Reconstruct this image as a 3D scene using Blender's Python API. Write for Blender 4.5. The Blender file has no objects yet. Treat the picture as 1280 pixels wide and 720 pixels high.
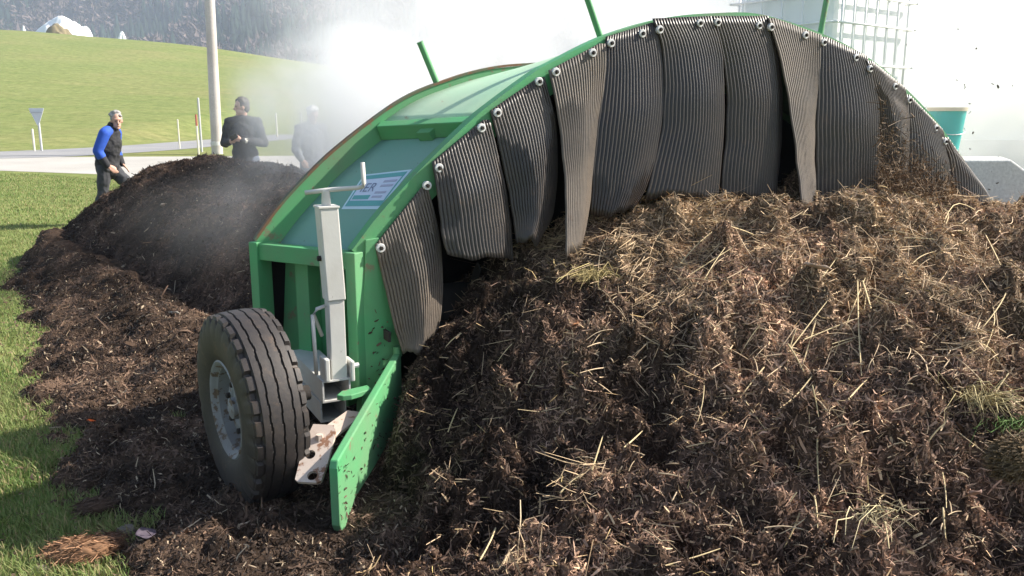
import bpy, bmesh, math, random
import numpy as np
from mathutils import Vector, Matrix

random.seed(7)
RNG = np.random.default_rng(11)
scene = bpy.context.scene
COL = scene.collection
R = math.radians

# ------------------------------------------------------------------ camera, sky, sun, exposure
FPX, CAMZ = 1060.0, 1.7
PITCH = math.atan(220 / FPX)
cam_data = bpy.data.cameras.new('camera')
cam = bpy.data.objects.new('camera', cam_data)
COL.objects.link(cam)
cam.location = (0, 0, CAMZ)
cam.rotation_euler = (math.pi / 2 - PITCH, 0, 0)
cam_data.sensor_width = 36
cam_data.lens = 36 * FPX / 1280
cam_data.clip_start = 0.05
cam_data.clip_end = 9000
scene.camera = cam

SUN_AZ, SUN_EL = 14.0, 37.0            # degrees from +X towards +Y, and above the horizon
world = bpy.data.worlds.new('World')
scene.world = world
world.use_nodes = True
wn = world.node_tree
sky = wn.nodes.new('ShaderNodeTexSky')
sky.sky_type = 'NISHITA'
sky.sun_disc = False
sky.sun_elevation = R(SUN_EL)
sky.sun_rotation = R(90 - SUN_AZ)
sky.air_density = 1.0
sky.dust_density = 2.0
wn.links.new(sky.outputs[0], wn.nodes['Background'].inputs[0])
wn.nodes['Background'].inputs[1].default_value = 0.085
sun_data = bpy.data.lights.new('sun', 'SUN')
sun_data.energy = 5.0
sun_data.angle = R(0.53)
sun_data.color = (1.0, 0.93, 0.82)
sun = bpy.data.objects.new('sun', sun_data)
COL.objects.link(sun)
sd = Vector((math.cos(R(SUN_EL)) * math.cos(R(SUN_AZ)), math.cos(R(SUN_EL)) * math.sin(R(SUN_AZ)), math.sin(R(SUN_EL))))
sun.rotation_euler = sd.to_track_quat('Z', 'Y').to_euler()
vs = scene.view_settings
vs.view_transform = 'Standard'
vs.look = 'None'
vs.gamma = 1.0
vs.use_curve_mapping = False
vs.exposure = 1.3
scene.render.engine = 'CYCLES'
cy = scene.cycles
cy.use_denoising = True
cy.max_bounces = 9
cy.diffuse_bounces = 3
cy.volume_bounces = 8
cy.transparent_max_bounces = 12
cy.volume_step_rate = 1.0
cy.volume_max_steps = 256

# ------------------------------------------------------------------ measuring helpers
CAM = np.array([0, 0, CAMZ])
FW = np.array([0, math.cos(PITCH), -math.sin(PITCH)])
UPV = np.array([0, math.sin(PITCH), math.cos(PITCH)])
RT = np.array([1.0, 0, 0])


def ray(x, y):
    return FW + (x - 640) / FPX * RT + (360 - y) / FPX * UPV


def on_z(x, y, z=0.0):
    d = ray(x, y)
    return CAM + d * ((z - CAMZ) / d[2])


def on_pl(x, y, p0, n):
    d = ray(x, y)
    return CAM + d * (np.dot(p0 - CAM, n) / np.dot(d, n))


def at_y(x, y, Y):
    d = ray(x, y)
    return CAM + d * (Y / d[1])


def sstep(a, b, x):
    t = np.clip((np.asarray(x, float) - a) / (b - a), 0, 1)
    return t * t * (3 - 2 * t)


_perm = np.random.default_rng(3).permutation(512)
_perm = np.concatenate([_perm, _perm])
_ang = np.random.default_rng(4).uniform(0, 2 * np.pi, 1024)
_gx, _gy = np.cos(_ang), np.sin(_ang)


def pn(x, y, seed=0):
    x = np.asarray(x, float) + seed * 17.31
    y = np.asarray(y, float) - seed * 9.77
    xi = np.floor(x).astype(int)
    yi = np.floor(y).astype(int)
    xf, yf = x - xi, y - yi
    u = xf * xf * xf * (xf * (xf * 6 - 15) + 10)
    v = yf * yf * yf * (yf * (yf * 6 - 15) + 10)

    def g(ix, iy, dx, dy):
        h = _perm[(_perm[ix % 512] + iy) % 512]
        return _gx[h] * dx + _gy[h] * dy
    a = g(xi, yi, xf, yf)
    b = g(xi + 1, yi, xf - 1, yf)
    c = g(xi, yi + 1, xf, yf - 1)
    d = g(xi + 1, yi + 1, xf - 1, yf - 1)
    return 1.4 * ((a + u * (b - a)) + v * ((c + u * (d - c)) - (a + u * (b - a))))


def catmull(pts, n):
    pts = [np.array(p, float) for p in pts]
    P = [2 * pts[0] - pts[1]] + pts + [2 * pts[-1] - pts[-2]]
    seg = [np.linalg.norm(pts[i + 1] - pts[i]) for i in range(len(pts) - 1)]
    cum = np.concatenate([[0], np.cumsum(seg)]) / sum(seg)
    out = []
    for t in np.linspace(0, 1, n):
        i = min(int(np.searchsorted(cum, t, 'right')) - 1, len(seg) - 1)
        k = (t - cum[i]) / max(cum[i + 1] - cum[i], 1e-9)
        p0, p1, p2, p3 = P[i], P[i + 1], P[i + 2], P[i + 3]
        out.append(0.5 * ((2 * p1) + (-p0 + p2) * k + (2 * p0 - 5 * p1 + 4 * p2 - p3) * k * k + (-p0 + 3 * p1 - 3 * p2 + p3) * k ** 3))
    return np.array(out)


# ------------------------------------------------------------------ object helpers
def tag(o, label=None, cat=None, group=None, kind=None):
    if label: o['label'] = label
    if cat: o['category'] = cat
    if group: o['group'] = group
    if kind: o['kind'] = kind
    return o


def link(name, me, mat=None, parent=None, smooth=False):
    o = bpy.data.objects.new(name, me)
    COL.objects.link(o)
    if mat is not None and not me.materials:
        me.materials.append(mat)
    if parent is not None:
        o.parent = parent
    if smooth:
        me.polygons.foreach_set('use_smooth', [True] * len(me.polygons))
    return o


def empty(name, loc=(0, 0, 0), rz=0.0):
    o = bpy.data.objects.new(name, None)
    COL.objects.link(o)
    o.location = loc
    o.rotation_euler = (0, 0, rz)
    o.empty_display_size = 0.1
    return o


class MB:
    """Collects faces; points are given in world space, minus the origin of the thing."""

    def __init__(self, origin=(0, 0, 0)):
        self.v, self.f = [], []
        self.o = np.array(origin, float)

    def add(self, vs, fs):
        b = len(self.v)
        self.v += [tuple(np.asarray(p, float) - self.o) for p in vs]
        self.f += [tuple(i + b for i in f) for f in fs]
        return self

    def hexa(self, a):                       # eight corners: bottom ring of 4, top ring of 4
        return self.add(a, [(3, 2, 1, 0), (4, 5, 6, 7), (0, 1, 5, 4), (1, 2, 6, 5), (2, 3, 7, 6), (3, 0, 4, 7)])

    def box(self, c, ex, ey, ez):            # centre and three half-axis vectors
        c, ex, ey, ez = [np.asarray(k, float) for k in (c, ex, ey, ez)]
        return self.hexa([c - ex - ey - ez, c + ex - ey - ez, c + ex + ey - ez, c - ex + ey - ez,
                          c - ex - ey + ez, c + ex - ey + ez, c + ex + ey + ez, c - ex + ey + ez])

    def bar(self, p, q, w, h, up=(0, 0, 1)):
        p, q, up = np.asarray(p, float), np.asarray(q, float), np.asarray(up, float)
        d = q - p
        L = np.linalg.norm(d)
        d /= L
        s = np.cross(d, up)
        s /= np.linalg.norm(s)
        t = np.cross(s, d)
        return self.box((p + q) / 2, d * L / 2, s * w / 2, t * h / 2)

    def prism(self, pts, off):               # polygon extruded by a vector
        pts = [np.asarray(p, float) for p in pts]
        off = np.asarray(off, float)
        n = len(pts)
        return self.add(pts + [p + off for p in pts],
                        [tuple(range(n))[::-1], tuple(range(n, 2 * n))] + [(i, (i + 1) % n, n + (i + 1) % n, n + i) for i in range(n)])

    def tube(self, path, rad, seg=10, cap=True):
        path = [np.asarray(p, float) for p in path]
        n = len(path)
        rad = [rad] * n if np.isscalar(rad) else rad
        vs, fs = [], []
        up = np.array([0.13, 0.21, 1.0])
        for i, p in enumerate(path):
            d = path[min(i + 1, n - 1)] - path[max(i - 1, 0)]
            d /= max(np.linalg.norm(d), 1e-9)
            if abs(np.dot(d, up)) / np.linalg.norm(up) > 0.98:
                up = np.array([1.0, 0.2, 0.1])
            s = np.cross(d, up)
            s /= np.linalg.norm(s)
            t = np.cross(s, d)
            for k in range(seg):
                a = 2 * math.pi * k / seg
                vs.append(p + rad[i] * (math.cos(a) * s + math.sin(a) * t))
        for i in range(n - 1):
            for k in range(seg):
                fs.append((i * seg + k, i * seg + (k + 1) % seg, (i + 1) * seg + (k + 1) % seg, (i + 1) * seg + k))
        if cap:
            fs.append(tuple(range(seg))[::-1])
            fs.append(tuple((n - 1) * seg + k for k in range(seg)))
        return self.add(vs, fs)

    def grid(self, G):
        """G: array (n, m, 3)."""
        n, m = G.shape[:2]
        return self.add(list(G.reshape(-1, 3)), [(i * m + j, i * m + j + 1, (i + 1) * m + j + 1, (i + 1) * m + j)
                                                for i in range(n - 1) for j in range(m - 1)])

    def lathe(self, c, axis, prof, seg=32, closed=False):
        """prof: (along axis, radius)"""
        c, axis = np.asarray(c, float), np.asarray(axis, float)
        axis = axis / np.linalg.norm(axis)
        s = np.cross(axis, (0.1, 0.2, 1.0))
        s /= np.linalg.norm(s)
        t = np.cross(axis, s)
        m = len(prof)
        vs = [c + axis * a + r * (math.cos(2 * math.pi * k / seg) * s + math.sin(2 * math.pi * k / seg) * t) for k in range(seg) for a, r in prof]
        fs = []
        for k in range(seg):
            k2 = (k + 1) % seg
            for j in range(m - 1 + (1 if closed else 0)):
                j2 = (j + 1) % m
                fs.append((k * m + j, k * m + j2, k2 * m + j2, k2 * m + j))
        return self.add(vs, fs)

    def build(self, name, mat, parent=None, smooth=False, bevel=0.0, solid=0.0, angle=None):
        me = bpy.data.meshes.new(name)
        me.from_pydata(self.v, [], self.f)
        bm = bmesh.new()
        bm.from_mesh(me)
        bmesh.ops.recalc_face_normals(bm, faces=bm.faces)
        bm.to_mesh(me)
        bm.free()
        o = link(name, me, mat, parent, smooth)
        if angle is not None:
            me.polygons.foreach_set('use_smooth', [True] * len(me.polygons))
            me.set_sharp_from_angle(angle=R(angle))
        if solid:
            m = o.modifiers.new('thickness', 'SOLIDIFY')
            m.thickness = solid
            m.offset = 0
        if bevel:
            m = o.modifiers.new('bevel', 'BEVEL')
            m.width = bevel
            m.segments = 2
            m.limit_method = 'ANGLE'
            m.angle_limit = R(40)
            m.harden_normals = False
        return o


def np_mesh(name, V, F, col=None, mat=None, parent=None, smooth=False):
    """Fast mesh from arrays: V (n,3), F (m,k) with a constant k; col (n,3) linear colour."""
    me = bpy.data.meshes.new(name)
    k = F.shape[1]
    me.vertices.add(len(V))
    me.vertices.foreach_set('co', np.ascontiguousarray(V, np.float32).ravel())
    me.loops.add(F.size)
    me.loops.foreach_set('vertex_index', np.ascontiguousarray(F, np.int32).ravel())
    me.polygons.add(len(F))
    me.polygons.foreach_set('loop_start', np.arange(0, F.size, k, dtype=np.int32))
    if smooth:
        me.polygons.foreach_set('use_smooth', np.ones(len(F), bool))
    me.update(calc_edges=True)
    if col is not None:
        at = me.attributes.new('col', 'FLOAT_COLOR', 'POINT')
        at.data.foreach_set('color', np.concatenate([col, np.ones((len(col), 1))], 1).astype(np.float32).ravel())
    return link(name, me, mat, parent)


# ------------------------------------------------------------------ materials
MATS = {}


def new_mat(name):
    m = bpy.data.materials.new(name)
    m.use_nodes = True
    n = m.node_tree
    return m, n, n.nodes['Principled BSDF']


def ramp(n, stops):
    r = n.nodes.new('ShaderNodeValToRGB')
    while len(r.color_ramp.elements) > 1:
        r.color_ramp.elements.remove(r.color_ramp.elements[-1])
    r.color_ramp.elements[0].position = stops[0][0]
    r.color_ramp.elements[0].color = (*stops[0][1], 1)
    for p, c in stops[1:]:
        e = r.color_ramp.elements.new(p)
        e.color = (*c, 1)
    return r


def noise(n, scale, detail=5, rough=0.6, coord='Object', vec=None):
    t = n.nodes.new('ShaderNodeTexNoise')
    t.inputs['Scale'].default_value = scale
    t.inputs['Detail'].default_value = detail
    t.inputs['Roughness'].default_value = rough
    if vec is None:
        tc = n.nodes.new('ShaderNodeTexCoord')
        vec = tc.outputs[coord]
    n.links.new(vec, t.inputs['Vector'])
    return t


def mixc(n, fac, a, b, blend='MIX'):
    m = n.nodes.new('ShaderNodeMix')
    m.data_type = 'RGBA'
    m.blend_type = blend
    for sock, val in ((m.inputs[0], fac), (m.inputs[6], a), (m.inputs[7], b)):
        if hasattr(val, 'is_output'):
            n.links.new(val, sock)
        elif isinstance(val, tuple):
            sock.default_value = (*val, 1)
        else:
            sock.default_value = val
    return m.outputs[2]


def bump(n, bs, height, strength=0.3, dist=0.01):
    b = n.nodes.new('ShaderNodeBump')
    b.inputs['Strength'].default_value = strength
    b.inputs['Distance'].default_value = dist
    n.links.new(height, b.inputs['Height'])
    n.links.new(b.outputs[0], bs.inputs['Normal'])


def paint(name, base, worn, dirt, rough=0.45, wear=0.62, dirt_at=0.5, metal=0.0, scale=9.0):
    """Painted steel: slow colour drift, chips down to a worn colour and dirt smears."""
    m, n, bs = new_mat(name)
    a = noise(n, scale, 6, 0.65)
    r1 = ramp(n, [(0.0, (0, 0, 0)), (wear, (0, 0, 0)), (wear + 0.05, (1, 1, 1))])
    n.links.new(a.outputs[0], r1.inputs[0])
    b = noise(n, 2.3, 4, 0.6)
    r2 = ramp(n, [(dirt_at - 0.12, (0, 0, 0)), (dirt_at + 0.3, (0.75, 0.75, 0.75))])
    n.links.new(b.outputs[0], r2.inputs[0])
    c = noise(n, 1.2, 2)
    drift = mixc(n, c.outputs[0], tuple(k * 0.82 for k in base), tuple(min(1, k * 1.15) for k in base))
    c1 = mixc(n, r2.outputs[0], drift, dirt)
    c2 = mixc(n, r1.outputs[0], c1, worn)
    mp = n.nodes.new('ShaderNodeMapping')
    mp.inputs['Scale'].default_value = (40, 6, 3)
    mp.inputs['Rotation'].default_value = (0.6, 0.4, 0.9)
    tcs = n.nodes.new('ShaderNodeTexCoord')
    n.links.new(tcs.outputs['Object'], mp.inputs[0])
    sc = noise(n, 1.0, 5, 0.75, vec=mp.outputs[0])
    r3_ = ramp(n, [(0.66, (0, 0, 0)), (0.72, (0.7, 0.7, 0.7))])
    n.links.new(sc.outputs[0], r3_.inputs[0])
    c2 = mixc(n, r3_.outputs[0], c2, tuple(min(1, k * 0.5 + 0.12) for k in base))
    sp = noise(n, 26, 6, 0.8)
    r4_ = ramp(n, [(0.64, (0, 0, 0)), (0.70, (0.85, 0.85, 0.85))])
    n.links.new(sp.outputs[0], r4_.inputs[0])
    c2 = mixc(n, r4_.outputs[0], c2, (0.07, 0.045, 0.03))
    n.links.new(c2, bs.inputs['Base Color'])
    rr = n.nodes.new('ShaderNodeMapRange')
    rr.inputs[3].default_value = rough - 0.08
    rr.inputs[4].default_value = rough + 0.25
    n.links.new(b.outputs[0], rr.inputs[0])
    n.links.new(rr.outputs[0], bs.inputs['Roughness'])
    bs.inputs['Metallic'].default_value = metal
    f = noise(n, 60, 3)
    bump(n, bs, f.outputs[0], 0.12, 0.004)
    return m


M_GREEN = paint('green_paint', (0.07, 0.35, 0.135), (0.19, 0.17, 0.10), (0.16, 0.22, 0.13), 0.52, 0.62, 0.44)
M_HOOD = paint('shade_tinted_green', (0.17, 0.36, 0.29), (0.2, 0.3, 0.22), (0.22, 0.32, 0.27), 0.6, 0.70)  # machine green, with the bluish sky-lit shade of the hood in its colour
M_RUST_GREEN = paint('rusty_green_edge', (0.10, 0.12, 0.07), (0.16, 0.085, 0.045), (0.12, 0.09, 0.05), 0.7, 0.5)
M_WHITE = paint('white_paint', (0.62, 0.61, 0.58), (0.20, 0.12, 0.08), (0.38, 0.34, 0.29), 0.45, 0.68)
M_RUSTWHITE = paint('rusty_white_paint', (0.60, 0.52, 0.46), (0.24, 0.12, 0.07), (0.40, 0.25, 0.17), 0.55, 0.56, 0.45, 0.0, 14)
M_RIM = paint('rim_paint', (0.30, 0.33, 0.37), (0.11, 0.075, 0.05), (0.14, 0.12, 0.10), 0.6, 0.54, 0.36, 0.1, 22)
M_STEEL = paint('galvanised_steel', (0.55, 0.55, 0.56), (0.3, 0.3, 0.3), (0.4, 0.4, 0.39), 0.4, 0.7, 0.5, 0.55, 30)
M_BOLT = paint('bolt_steel', (0.72, 0.72, 0.72), (0.4, 0.36, 0.32), (0.5, 0.48, 0.45), 0.4, 0.72, 0.5, 0.1, 40)
M_DARKSTEEL = paint('dark_oily_steel', (0.03, 0.025, 0.022), (0.06, 0.04, 0.03), (0.035, 0.028, 0.022), 0.9)


def rubber(name, base, dust, at=0.5, rough=0.7, scale=5.0, caked=(0.10, 0.068, 0.045)):
    m, n, bs = new_mat(name)
    a = noise(n, scale, 7, 0.7)
    b = noise(n, 70, 3, 0.6)
    r = ramp(n, [(at - 0.15, (0, 0, 0)), (at + 0.28, (0.8, 0.8, 0.8))])
    n.links.new(a.outputs[0], r.inputs[0])
    c = mixc(n, r.outputs[0], base, dust)
    c = mixc(n, 0.35, c, mixc(n, b.outputs[0], tuple(k * 0.5 for k in base), dust))
    k_ = noise(n, 13, 8, 0.78)
    rk = ramp(n, [(0.57, (0, 0, 0)), (0.66, (0.9, 0.9, 0.9))])
    n.links.new(k_.outputs[0], rk.inputs[0])
    c = mixc(n, rk.outputs[0], c, caked)
    n.links.new(c, bs.inputs['Base Color'])
    bs.inputs['Roughness'].default_value = rough
    bump(n, bs, b.outputs[0], 0.3, 0.003)
    return m


M_FLAP = rubber('ribbed_rubber', (0.026, 0.025, 0.027), (0.125, 0.095, 0.072), 0.54, 0.44, 3.2)
M_FLAP_DARK = rubber('shaded_ribbed_rubber', (0.013, 0.012, 0.013), (0.07, 0.052, 0.040), 0.55, 0.4, 3.2, (0.055, 0.036, 0.025))  # same rubber, darkened in colour for flaps the sun only grazes
M_FLAP_TAN = rubber('sunlit_dusty_rubber', (0.055, 0.050, 0.047), (0.23, 0.18, 0.135), 0.5, 0.6, 3.2)  # same dusty rubber, lightened in colour for flaps that catch the sun
M_TYRE = rubber('tyre_rubber', (0.013, 0.013, 0.016), (0.11, 0.08, 0.06), 0.66, 0.62, 7.0, (0.085, 0.055, 0.038))


def plain(name, c, rough=0.6, var=0.15, scale=8, spec=0.5):
    m, n, bs = new_mat(name)
    a = noise(n, scale, 4)
    n.links.new(mixc(n, a.outputs[0], tuple(k * (1 - var) for k in c), tuple(min(1, k * (1 + var)) for k in c)), bs.inputs['Base Color'])
    bs.inputs['Roughness'].default_value = rough
    bs.inputs['Specular IOR Level'].default_value = spec
    return m


M_CURTAIN = plain('black_curtain_rubber', (0.012, 0.011, 0.011), 0.95, 0.3, 8, 0.05)


def attr_mat(name, rough=0.85, var=0.25, scale=60, spec=0.2, translucent=0.0, bmp=0.0):
    m, n, bs = new_mat(name)
    at = n.nodes.new('ShaderNodeAttribute')
    at.attribute_name = 'col'
    a = noise(n, scale, 4)
    r = ramp(n, [(0.25, (1 - var,) * 3), (0.75, (1 + var,) * 3)])
    n.links.new(a.outputs[0], r.inputs[0])
    c = mixc(n, 1.0, at.outputs['Color'], r.outputs[0], 'MULTIPLY')
    n.links.new(c, bs.inputs['Base Color'])
    bs.inputs['Roughness'].default_value = rough
    bs.inputs['Specular IOR Level'].default_value = spec
    if bmp:
        bump(n, bs, a.outputs[0], bmp, 0.01)
    if translucent:
        tr = n.nodes.new('ShaderNodeBsdfTranslucent')
        n.links.new(c, tr.inputs[0])
        mx = n.nodes.new('ShaderNodeMixShader')
        mx.inputs[0].default_value = translucent
        n.links.new(bs.outputs[0], mx.inputs[1])
        n.links.new(tr.outputs[0], mx.inputs[2])
        n.links.new(mx.outputs[0], n.nodes['Material Output'].inputs[0])
    return m


M_HEAP = attr_mat('compost', 0.95, 0.6, 110, 0.08, 0, 1.0)
M_FIBRE = attr_mat('compost_fibre', 0.8, 0.2, 90, 0.25)
M_GRASSBLADE = attr_mat('grass_blade', 0.6, 0.15, 30, 0.3, 0.35)
M_TREES = attr_mat('far_trees', 0.95, 0.25, 0.3, 0.05)


def ground_mat():
    m, n, bs = new_mat('meadow')
    tc = n.nodes.new('ShaderNodeTexCoord')
    o = tc.outputs['Object']
    a = noise(n, 0.07, 6, 0.6, vec=o)
    b = noise(n, 1.6, 5, 0.7, vec=o)
    mp = n.nodes.new('ShaderNodeMapping')
    mp.inputs['Scale'].default_value = (0.05, 0.6, 0.6)
    n.links.new(o, mp.inputs[0])
    st = noise(n, 1.0, 4, 0.6, vec=mp.outputs[0])
    c1 = ramp(n, [(0.3, (0.135, 0.19, 0.055)), (0.5, (0.175, 0.215, 0.07)), (0.68, (0.235, 0.225, 0.10))])
    n.links.new(a.outputs[0], c1.inputs[0])
    c2 = ramp(n, [(0.3, (0.135, 0.185, 0.055)), (0.7, (0.23, 0.235, 0.10))])
    n.links.new(st.outputs[0], c2.inputs[0])
    c = mixc(n, 0.5, c1.outputs[0], c2.outputs[0])
    r = ramp(n, [(0.3, (0.62, 0.68, 0.55)), (0.72, (1.35, 1.25, 1.35))])
    n.links.new(b.outputs[0], r.inputs[0])
    c = mixc(n, 1.0, c, r.outputs[0], 'MULTIPLY')
    f = noise(n, 30, 4, 0.7, vec=o)
    r = ramp(n, [(0.3, (0.62, 0.65, 0.6)), (0.7, (1.35, 1.3, 1.25))])
    n.links.new(f.outputs[0], r.inputs[0])
    c = mixc(n, 1.0, c, r.outputs[0], 'MULTIPLY')
    n.links.new(c, bs.inputs['Base Color'])
    bs.inputs['Roughness'].default_value = 0.95
    bs.inputs['Specular IOR Level'].default_value = 0.1
    bump(n, bs, f.outputs[0], 0.7, 0.03)
    return m


def road_mat(name, lo, hi, crack=0.0):
    m, n, bs = new_mat(name)
    a = noise(n, 0.35, 6, 0.65)
    b = noise(n, 40, 3, 0.6)
    r = ramp(n, [(0.3, lo), (0.7, hi)])
    n.links.new(a.outputs[0], r.inputs[0])
    r2 = ramp(n, [(0.3, (0.85,) * 3), (0.7, (1.12,) * 3)])
    n.links.new(b.outputs[0], r2.inputs[0])
    n.links.new(mixc(n, 1.0, r.outputs[0], r2.outputs[0], 'MULTIPLY'), bs.inputs['Base Color'])
    bs.inputs['Roughness'].default_value = 0.9
    bump(n, bs, b.outputs[0], 0.3, 0.01)
    return m


M_GROUND = ground_mat()
M_ASPHALT = road_mat('worn_asphalt', (0.20, 0.20, 0.21), (0.28, 0.275, 0.27))
M_YARD = road_mat('pale_concrete', (0.34, 0.32, 0.29), (0.43, 0.41, 0.375))
M_CONCRETE = road_mat('concrete', (0.54, 0.54, 0.53), (0.68, 0.67, 0.65))

# ------------------------------------------------------------------ the ground, the meadow hill, the mountain
def hill_start(x):
    return 38 + 34 * sstep(-24, -17, x)


def crest_h(x):
    return np.interp(x, [-400, -150, -90, -72, -52, -34, -23, 0, 30, 70, 200], [17, 17.2, 16.0, 14.6, 12.3, 9.9, 8.4, 5.2, 2.2, 0.4, 0])


def zg(x, y):
    x, y = np.asarray(x, float), np.asarray(y, float)
    h = crest_h(x) + 0.6 * pn(x / 45, y / 45, 2) + 0.25 * pn(x / 14, y / 14, 5)
    k = np.clip((y - hill_start(x)) / (155 - hill_start(x)), 0, 1)
    up = k * (0.75 + 0.25 * k) * (1 - 0.0 * k)
    down = 1 - sstep(155, 420, y) * 1.2
    return np.where(y < hill_start(x), 0.0, np.maximum(h, 0) * sstep(0, 1, np.minimum(k * 1.02, 1)) * 0.35 + np.maximum(h, 0) * up * 0.65) * np.where(y > 155, down, 1)


xs = np.concatenate([[-4000, -2000, -900, -450], np.arange(-260, -60, 5), np.arange(-60, 62, 1.5), np.arange(66, 200, 8), [300, 600, 1500, 4000]])
ys = np.concatenate([[-400, -60], np.arange(-12, 90, 1.5), np.arange(90, 175, 2.5), np.arange(180, 430, 12), [600, 1500, 4500, 8000]])
X, Y = np.meshgrid(xs, ys)
V = np.stack([X, Y, zg(X, Y)], -1).reshape(-1, 3)
nx, ny = len(xs), len(ys)
I = (np.arange(ny - 1)[:, None] * nx + np.arange(nx - 1)[None]).ravel()
F4 = np.stack([I, I + 1, I + nx + 1, I + nx], 1)
tag(np_mesh('ground', V, F4, mat=M_GROUND, smooth=True), kind='structure')


def strip(name, left, right, mat, z, n=30, m=6):
    A, B = catmull(left, n), catmull(right, n)
    G = np.array([[A[i] + (B[i] - A[i]) * j / m for j in range(m + 1)] for i in range(n)])
    G = np.concatenate([G, np.full(G.shape[:2] + (1,), z)], 2)
    return tag(MB().grid(G).build(name, mat), kind='structure')


strip('road', [(-90, 36.5), (-50, 36.2), (-26, 36.0), (-20.8, 40.6), (-19.4, 50), (-18.2, 66)],
      [(-90, 31), (-50, 30.8), (-22, 30.6), (-16.2, 36), (-14.6, 48), (-13.4, 66)], M_ASPHALT, 0.012)
strip('concrete_yard', [(-90, 33), (-50, 33), (-26, 33), (-17, 33), (-8, 34), (4, 36), (16, 38)],
      [(-90, 27), (-40, 26.2), (-15.2, 25.3), (-10.5, 22.5), (-6, 19), (0, 18), (16, 18)], M_YARD, 0.006)


# mountain beyond the crest, wooded
def zmount(x, y):
    x, y = np.asarray(x, float), np.asarray(y, float)
    side = 1 - sstep(-60, 420, x - (y - 700) * 0.05)
    base = sstep(380, 1250, y) * 235 * side
    return base + side * (30 * pn(x / 160, y / 160, 8) + 10 * pn(x / 50, y / 50, 9)) * sstep(420, 600, y) - 14 * (1 - sstep(420, 560, y)) - 3


mx_, my_ = np.arange(-1500, 700, 20.0), np.arange(380, 1340, 20.0)
X, Y = np.meshgrid(mx_, my_)
V = np.stack([X, Y, zmount(X, Y)], -1).reshape(-1, 3)
nx, ny = len(mx_), len(my_)
I = (np.arange(ny - 1)[:, None] * nx + np.arange(nx - 1)[None]).ravel()
M_MOUNT = plain('forest_floor', (0.06, 0.055, 0.05), 0.95, 0.4, 0.02, 0.05)
mountain = tag(np_mesh('mountain', V, np.stack([I, I + 1, I + nx + 1, I + nx], 1), mat=M_MOUNT, smooth=True), kind='structure')

# the wood on it: conifers and bare broadleaved trees, one mass far off
def unit_conifer():
    vs, fs = [], []
    for k, (z0, z1, r) in enumerate([(0.08, 0.5, 0.19), (0.3, 0.75, 0.14), (0.55, 1.0, 0.09)]):
        b = len(vs)
        for j in range(6):
            a = 2 * math.pi * (j + 0.5 * (k % 2)) / 6
            rr = r * (1.0 if j % 2 else 0.72)
            vs.append((rr * math.cos(a), rr * math.sin(a), z0))
        vs.append((0, 0, z1))
        fs += [(b + j, b + (j + 1) % 6, b + 6) for j in range(6)]
    return np.array(vs), np.array(fs)


def unit_bare():
    rg = np.random.default_rng(5)
    vs, fs = [(-0.02, 0, 0), (0.02, 0, 0), (0, 0, 0.55)], [(0, 1, 2)]
    for k in range(22):
        c = rg.normal(0, 1, 3)
        c = c / np.linalg.norm(c) * (rg.uniform(0.4, 1) ** 0.5)
        c = np.array([c[0] * 0.26, c[1] * 0.26, 0.62 + c[2] * 0.36])
        d = np.array([c[0], c[1], 0.25]) + rg.normal(0, 0.12, 3)
        d = d / np.linalg.norm(d) * 0.17
        w = np.cross(d, rg.normal(0, 1, 3))
        w = w / np.linalg.norm(w) * 0.035
        b = len(vs)
        vs += [tuple(c - d * 0.5 - w), tuple(c - d * 0.5 + w), tuple(c + d)]
        fs.append((b, b + 1, b + 2))
    return np.array(vs), np.array(fs)


def scatter_units(unit, P, S, rot, cols):
    v, f = unit
    n, k = len(P), len(v)
    c, s = np.cos(rot)[:, None], np.sin(rot)[:, None]
    Vx = (v[None, :, 0] * c - v[None, :, 1] * s) * S[:, 1:2] + P[:, 0:1]
    Vy = (v[None, :, 0] * s + v[None, :, 1] * c) * S[:, 1:2] + P[:, 1:2]
    Vz = v[None, :, 2] * S[:, 0:1] + P[:, 2:3]
    Vv = np.stack([Vx, Vy, Vz], -1).reshape(-1, 3)
    Ff = (f[None] + (np.arange(n) * k)[:, None, None]).reshape(-1, 3)
    return Vv, Ff, np.repeat(cols, k, 0)


NT = 15000
ty = 430 + 880 * RNG.random(NT) ** 0.85
tx = -0.68 * ty + RNG.random(NT) * ty * 0.98
tz = zmount(tx, ty)
kindn = pn(tx / 70, ty / 110, 21) + 0.5 * pn(tx / 22, ty / 30, 22) + RNG.normal(0, 0.10, NT)
con = kindn > 0.02
P = np.stack([tx, ty, tz], 1)
hC = RNG.uniform(17, 30, NT)
cC = np.array([[0.020, 0.032, 0.024]]) * RNG.uniform(0.6, 1.35, (NT, 1))
V1, F1, C1 = scatter_units(unit_conifer(), P[con], np.stack([hC, hC], 1)[con], RNG.uniform(0, 6.28, con.sum()), cC[con])
hB = RNG.uniform(15, 24, NT)
cB = np.array([[0.15, 0.115, 0.105]]) * RNG.uniform(0.6, 1.4, (NT, 1)) * np.array([[1, 1, 1]])
bare = ~con
V2, F2, C2 = scatter_units(unit_bare(), P[bare], np.stack([hB, hB * 1.25], 1)[bare], RNG.uniform(0, 6.28, bare.sum()), cB[bare])
forest = np_mesh('forest', np.concatenate([V1, V2]), np.concatenate([F1, F2 + len(V1)]), np.concatenate([C1, C2]), M_TREES)
tag(forest, 'hazy blue-grey mountain forest of conifers and bare trees above the meadow', 'forest', kind='stuff')

# snow-covered hillock and patches just beyond the crest
M_SNOW = plain('old_snow', (0.82, 0.84, 0.87), 0.6, 0.06, 0.4)
M_BROWNFIELD = plain('winter_grass', (0.20, 0.165, 0.10), 0.95, 0.25, 0.5, 0.1)


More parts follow.
